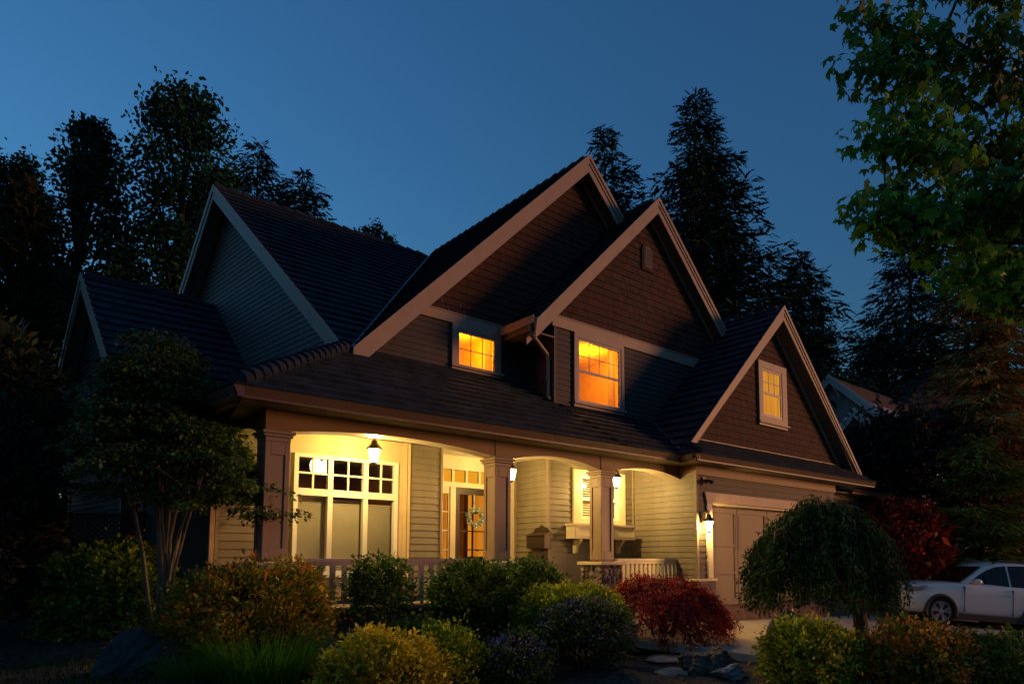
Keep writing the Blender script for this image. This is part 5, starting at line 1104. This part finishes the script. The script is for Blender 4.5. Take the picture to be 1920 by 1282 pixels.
# ================================================================== PARKED CAR
def car():
    th = math.atan2(.66202, -.749486)
    t = thing('parked_car', 'silver white crossover car parked nose left at the right edge', 'car', (0, 0, 0)); t.rotation_mode = 'XYZ'
    fwd_ = Vector((-.8145, .5801, .0850)).normalized(); left = Vector((0, 0, 1)).cross(fwd_).normalized(); upv = fwd_.cross(left)
    front = Vector((19.11, 6.79, 0.0)); origin = front-left*.80-fwd_*1.335+Vector((0, 0, .0))
    Mx = Matrix((fwd_, left, upv)).transposed().to_4x4(); Mx.translation = origin
    t.location = origin; t.rotation_euler = Mx.to_euler()
    PAINT = bpy.data.materials.new('car_paint'); PAINT.use_nodes = True; b = PAINT.node_tree.nodes['Principled BSDF']
    b.inputs['Base Color'].default_value = (.80, .74, .62, 1); b.inputs['Metallic'].default_value = .0; b.inputs['Roughness'].default_value = .32; b.inputs['Coat Weight'].default_value = .7; b.inputs['Coat Roughness'].default_value = .05
    CLAD = mk('black_cladding', (.03, .028, .026), .6, .1); TYRE = mk('tyre_rubber', (.022, .021, .02), .85, .2); RIM = mk('alloy', (.52, .50, .46), .3, .1, metal=.8); DGLASS = mk('car_glass', (.012, .012, .010), .12, .1, spec=.25)
    # body shell: stations along x (nose +2.27), each a half section of (y, z)
    st = [ # x, half width at sill, at belt, sill z, shoulder z, top z, top half width
        (2.27, .42, .55, .40, .60, .74, .40), (2.22, .62, .72, .30, .68, .88, .52), (2.05, .76, .82, .26, .78, .97, .58), (1.70, .84, .885, .25, .88, 1.03, .62), (1.20, .86, .905, .25, .94, 1.07, .66),
        (.80, .87, .91, .25, .97, 1.09, .70), (.20, .875, .91, .25, .985, 1.09, .74), (-.6, .875, .91, .25, 1.0, 1.10, .76), (-1.3, .87, .905, .25, 1.02, 1.11, .75), (-1.9, .84, .88, .27, 1.04, 1.12, .72), (-2.25, .76, .80, .32, 1.02, 1.10, .66), (-2.34, .62, .66, .42, .92, 1.02, .55)]
    V = []; m = 9
    for x, ws, wb, zs, zh, zt, wt in st:
        half = [(ws*.6, zs), (ws, zs+.04), (wb, zs+(zh-zs)*.45), (wb*.995, zs+(zh-zs)*.75), (wb*.965, zh), (wt+(wb-wt)*.45, zh+(zt-zh)*.72), (wt*.8, zt), (0, zt+.015)]
        sec = [(x, 0, zs)]+[(x, y, z) for y, z in half]+[(x, -y, z) for y, z in half[-2::-1]]
        V.append(sec)
    k = len(V[0]); mb = MB(); mb.v = [p for s in V for p in s]; mb.t = [(1, 1, 1)]*len(mb.v)
    for i in range(len(V)-1):
        for j in range(k): mb.f.append((i*k+j, i*k+(j+1) % k, (i+1)*k+(j+1) % k, (i+1)*k+j))
    mb.f += [tuple(range(k)), tuple(range((len(V)-1)*k, len(V)*k))[::-1]]
    me = mb.mesh('body', True); bo = link('body', me, PAINT, t, local=True)
    ss = bo.modifiers.new('s', 'SUBSURF'); ss.levels = ss.render_levels = 2
    cut = MB()
    for wx in (1.335, -1.335): cut.lathe([(.395, -1.2), (.395, 1.2)], (wx, 0, .36), 40, 'y')
    cme = cut.mesh('cut'); co = bpy.data.objects.new('cut', cme); C.objects.link(co); co.parent = t
    for q in (me, cme):
        bq = bmesh.new(); bq.from_mesh(q); bmesh.ops.recalc_face_normals(bq, faces=bq.faces); bq.to_mesh(q); bq.free()
    bl = bo.modifiers.new('b', 'BOOLEAN'); bl.object = co; bl.operation = 'DIFFERENCE'; bl.solver = 'EXACT'
    bpy.context.view_layer.update(); dg = bpy.context.evaluated_depsgraph_get(); nm = bpy.data.meshes.new_from_object(bo.evaluated_get(dg)); bo.modifiers.clear(); bo.data = nm; nm.name = 'body'
    bpy.data.objects.remove(co)
    # cabin: roof shell with raked pillars
    cab = [(.72, .72, 1.05), (.02, .63, 1.49), (-.36, .615, 1.615), (-1.0, .61, 1.655), (-1.6, .60, 1.64), (-2.08, .585, 1.58), (-2.27, .66, 1.12)]
    mb = MB(); V = []
    for i, (x, w, z) in enumerate(cab):
        bz = 1.03; bw = .80
        V.append([(x if i not in (0, 6) else x, bw if i in (1, 2, 3, 4, 5) else w, bz), (x, w+.012, z-.05), (x, w*.86, z), (x, 0, z+.02), (x, -w*.86, z), (x, -w-.012, z-.05), (x, -bw if i in (1, 2, 3, 4, 5) else -w, bz)])
    k = 7; mb.v = [p for s in V for p in s]; mb.t = [(1, 1, 1)]*len(mb.v)
    for i in range(len(V)-1):
        for j in range(k-1): mb.f.append((i*k+j, i*k+j+1, (i+1)*k+j+1, (i+1)*k+j))
    o = part('roof', mb, PAINT, t, smooth=True, local=True)
    # glazing, set just proud of the cabin sides
    def side(x, z, sg, off=.006):
        xs_ = [c[0] for c in cab][::-1]; w = float(np.interp(x, xs_, [c[1]+.012 for c in cab][::-1])); zt = float(np.interp(x, xs_, [c[2]-.05 for c in cab][::-1]))
        bw = .80 if -2.1 < x < .05 else .77; q = min(1, max(0, (z-1.03)/max(.05, zt-1.03))); return (x, sg*(bw+(w-bw)*q+off), z)
    for sg in (1, -1):
        for nm_, pts in (('front_window', [(.46, 1.085), (.24, 1.25), (-.02, 1.40), (-.28, 1.50), (-.56, 1.55), (-.58, 1.30), (-.59, 1.085)]), ('rear_window', [(-.67, 1.085), (-.65, 1.555), (-1.1, 1.58), (-1.40, 1.57), (-1.48, 1.30), (-1.48, 1.10)]), ('quarter_window', [(-1.55, 1.11), (-1.47, 1.565), (-1.75, 1.55), (-1.97, 1.36), (-1.97, 1.17)])):
            p = [side(x, z, sg) for x, z in pts]; wn = MB(); xs_ = [q[0] for q in pts]; zs_ = [q[1] for q in pts]
            for gx_ in np.arange(min(xs_), max(xs_), .08):
                for gz_ in np.arange(min(zs_), max(zs_), .08):
                    cl_ = clip(clip(clip(clip(list(pts), 0, gx_, True), 0, gx_+.08, False), 1, gz_, True), 1, gz_+.08, False)
                    if len(cl_) > 2: wn.poly([side(x, z, sg, .010) for x, z in cl_])
            part(nm_, wn.tube(p+[p[0]], .012, 5, cap=False), DGLASS, t, local=True)
        part('mirror', MB().blob((.44, sg*.98, 1.12), (.09, .11, .075), 5, .05, 3)  .box(.40, .46, min(sg*.80, sg*.93), max(sg*.80, sg*.93), 1.08, 1.12), PAINT, t, smooth=True, local=True)
        mb = MB()
        for x0, x1 in ((.72, .728), (-.625, -.617), (-1.36, -1.352)): mb.box(x0, x1, min(sg*.84, sg*.912), max(sg*.84, sg*.912), .40, 1.0)
        part('door_gap', mb, CLAD, t, local=True)
        for x0 in (-.44, -1.18): part('door_handle', MB().box(x0-.16, x0, min(sg*.88, sg*.928), max(sg*.88, sg*.928), .86, .885), PAINT, t, local=True)
        part('sill_cladding', MB().prism([(.90, sg*.80, .20), (-.92, sg*.80, .20), (-.92, sg*.80, .34), (.90, sg*.80, .34)], (0, sg*.095, 0)), CLAD, t, local=True)
        for wx in (1.335, -1.335):
            arc = [(wx+.415*math.cos(a), sg*.878, .36+.415*math.sin(a)) for a in np.linspace(-.35, math.pi+.35, 22)]
            part('arch_cladding', MB().tube(arc, .045, 8), CLAD, t, smooth=True, local=True)
            part('wheel_well', MB().lathe([(.39, sg*.30), (.393, sg*.30), (.393, sg*.84), (.39, sg*.84)], (wx, 0, .36), 24, 'y'), BLACK, t, local=True)
            wh = part('wheel', MB().lathe([(.20, sg*.66), (.33, sg*.66), (.355, sg*.69), (.36, sg*.76), (.355, sg*.845), (.335, sg*.875), (.265, sg*.88), (.25, sg*.86)], (wx, 0, .36), 40, 'y'), TYRE, t, smooth=True, local=True)
            rm = MB(); sp = []
            for q in range(5):
                for e in (-.16, .16):
                    a = 2*math.pi*q/5+.4; p0 = (.05*math.cos(a), .05*math.sin(a)); p1 = (.235*math.cos(a+e*1.3), .235*math.sin(a+e*1.3)); dx, dz = -(p1[1]-p0[1]), p1[0]-p0[0]; ln = math.hypot(dx, dz); dx, dz = dx/ln, dz/ln
                    rm.prism([(wx+p0[0]+dx*.022, sg*.865, .36+p0[1]+dz*.022), (wx+p0[0]-dx*.022, sg*.865, .36+p0[1]-dz*.022), (wx+p1[0]-dx*.03, sg*.878, .36+p1[1]-dz*.03), (wx+p1[0]+dx*.03, sg*.878, .36+p1[1]+dz*.03)], (0, -sg*.02, 0))
            rm.lathe([(.262, sg*.84), (.262, sg*.882), (.238, sg*.882), (.238, sg*.80)], (wx, 0, .36), 36, 'y'); rm.lathe([(.06, sg*.84), (.06, sg*.872), (.03, sg*.88)], (wx, 0, .36), 16, 'y')
            part('rim', rm, RIM, wh, local=True)
            part('brake_disc', MB().lathe([(.20, sg*.74), (.20, sg*.76)], (wx, 0, .36), 24, 'y'), BLACK, wh, local=True)
        hl = part('headlight', MB().prism([(2.20, sg*.50, .86), (2.02, sg*.80, .90), (1.72, sg*.895, .955), (1.80, sg*.89, .86), (2.04, sg*.80, .80), (2.235, sg*.52, .79)], (.02, sg*.02, .0)), mk('headlight_lens', (.30, .30, .28), .08, .2, spec=.9), t, local=True)
        part('reflector', MB().blob((2.12, sg*.72, .855), (.06, .05, .028), 2, 0, 2), RIM, hl, local=True)
        part('fog_lamp', MB().blob((2.13, sg*.70, .46), (.05, .06, .04), 2, 0, 2), CLAD, t, local=True)
    part('windscreen', MB().poly([(.715, .66, 1.085), (.05, .56, 1.505), (.05, -.56, 1.505), (.715, -.66, 1.085)]), DGLASS, t, local=True)
    part('grille', MB().prism([(2.262, -.40, .56), (2.262, .40, .56), (2.235, .46, .72), (2.235, -.46, .72)], (.025, 0, 0)), CLAD, t, local=True)
    part('front_lip', MB().prism([(2.10, -.72, .235), (2.32, -.42, .235), (2.32, .42, .235), (2.10, .72, .235)], (0, 0, .045)), CLAD, t, local=True)
    part('underbody', MB().box(-2.0, 2.0, -.70, .70, .20, .30), BLACK, t, local=True)
    part('roof_rail', MB().tube([(-.25, .60, 1.60), (-.45, .59, 1.68), (-1.7, .58, 1.69), (-1.95, .58, 1.63)], .02, 6), CLAD, t, local=True); part('roof_rail', MB().tube([(-.25, -.60, 1.60), (-.45, -.59, 1.68), (-1.7, -.58, 1.69), (-1.95, -.58, 1.63)], .02, 6), CLAD, t, local=True)
car()
for o in [q for q in bpy.data.objects if q.parent and q.parent.name == 'parked_car']:        # raise the body to a crossover's height
    if o.name.split('.')[0] in ('wheel', 'arch_cladding', 'wheel_well', 'underbody', 'sill_cladding', 'front_lip'): continue
    for v in o.data.vertices:
        if v.co.z > .50: v.co.z = .50+(v.co.z-.50)*1.11
    for c_ in o.children:
        for v in c_.data.vertices:
            if v.co.z > .50: v.co.z = .50+(v.co.z-.50)*1.11
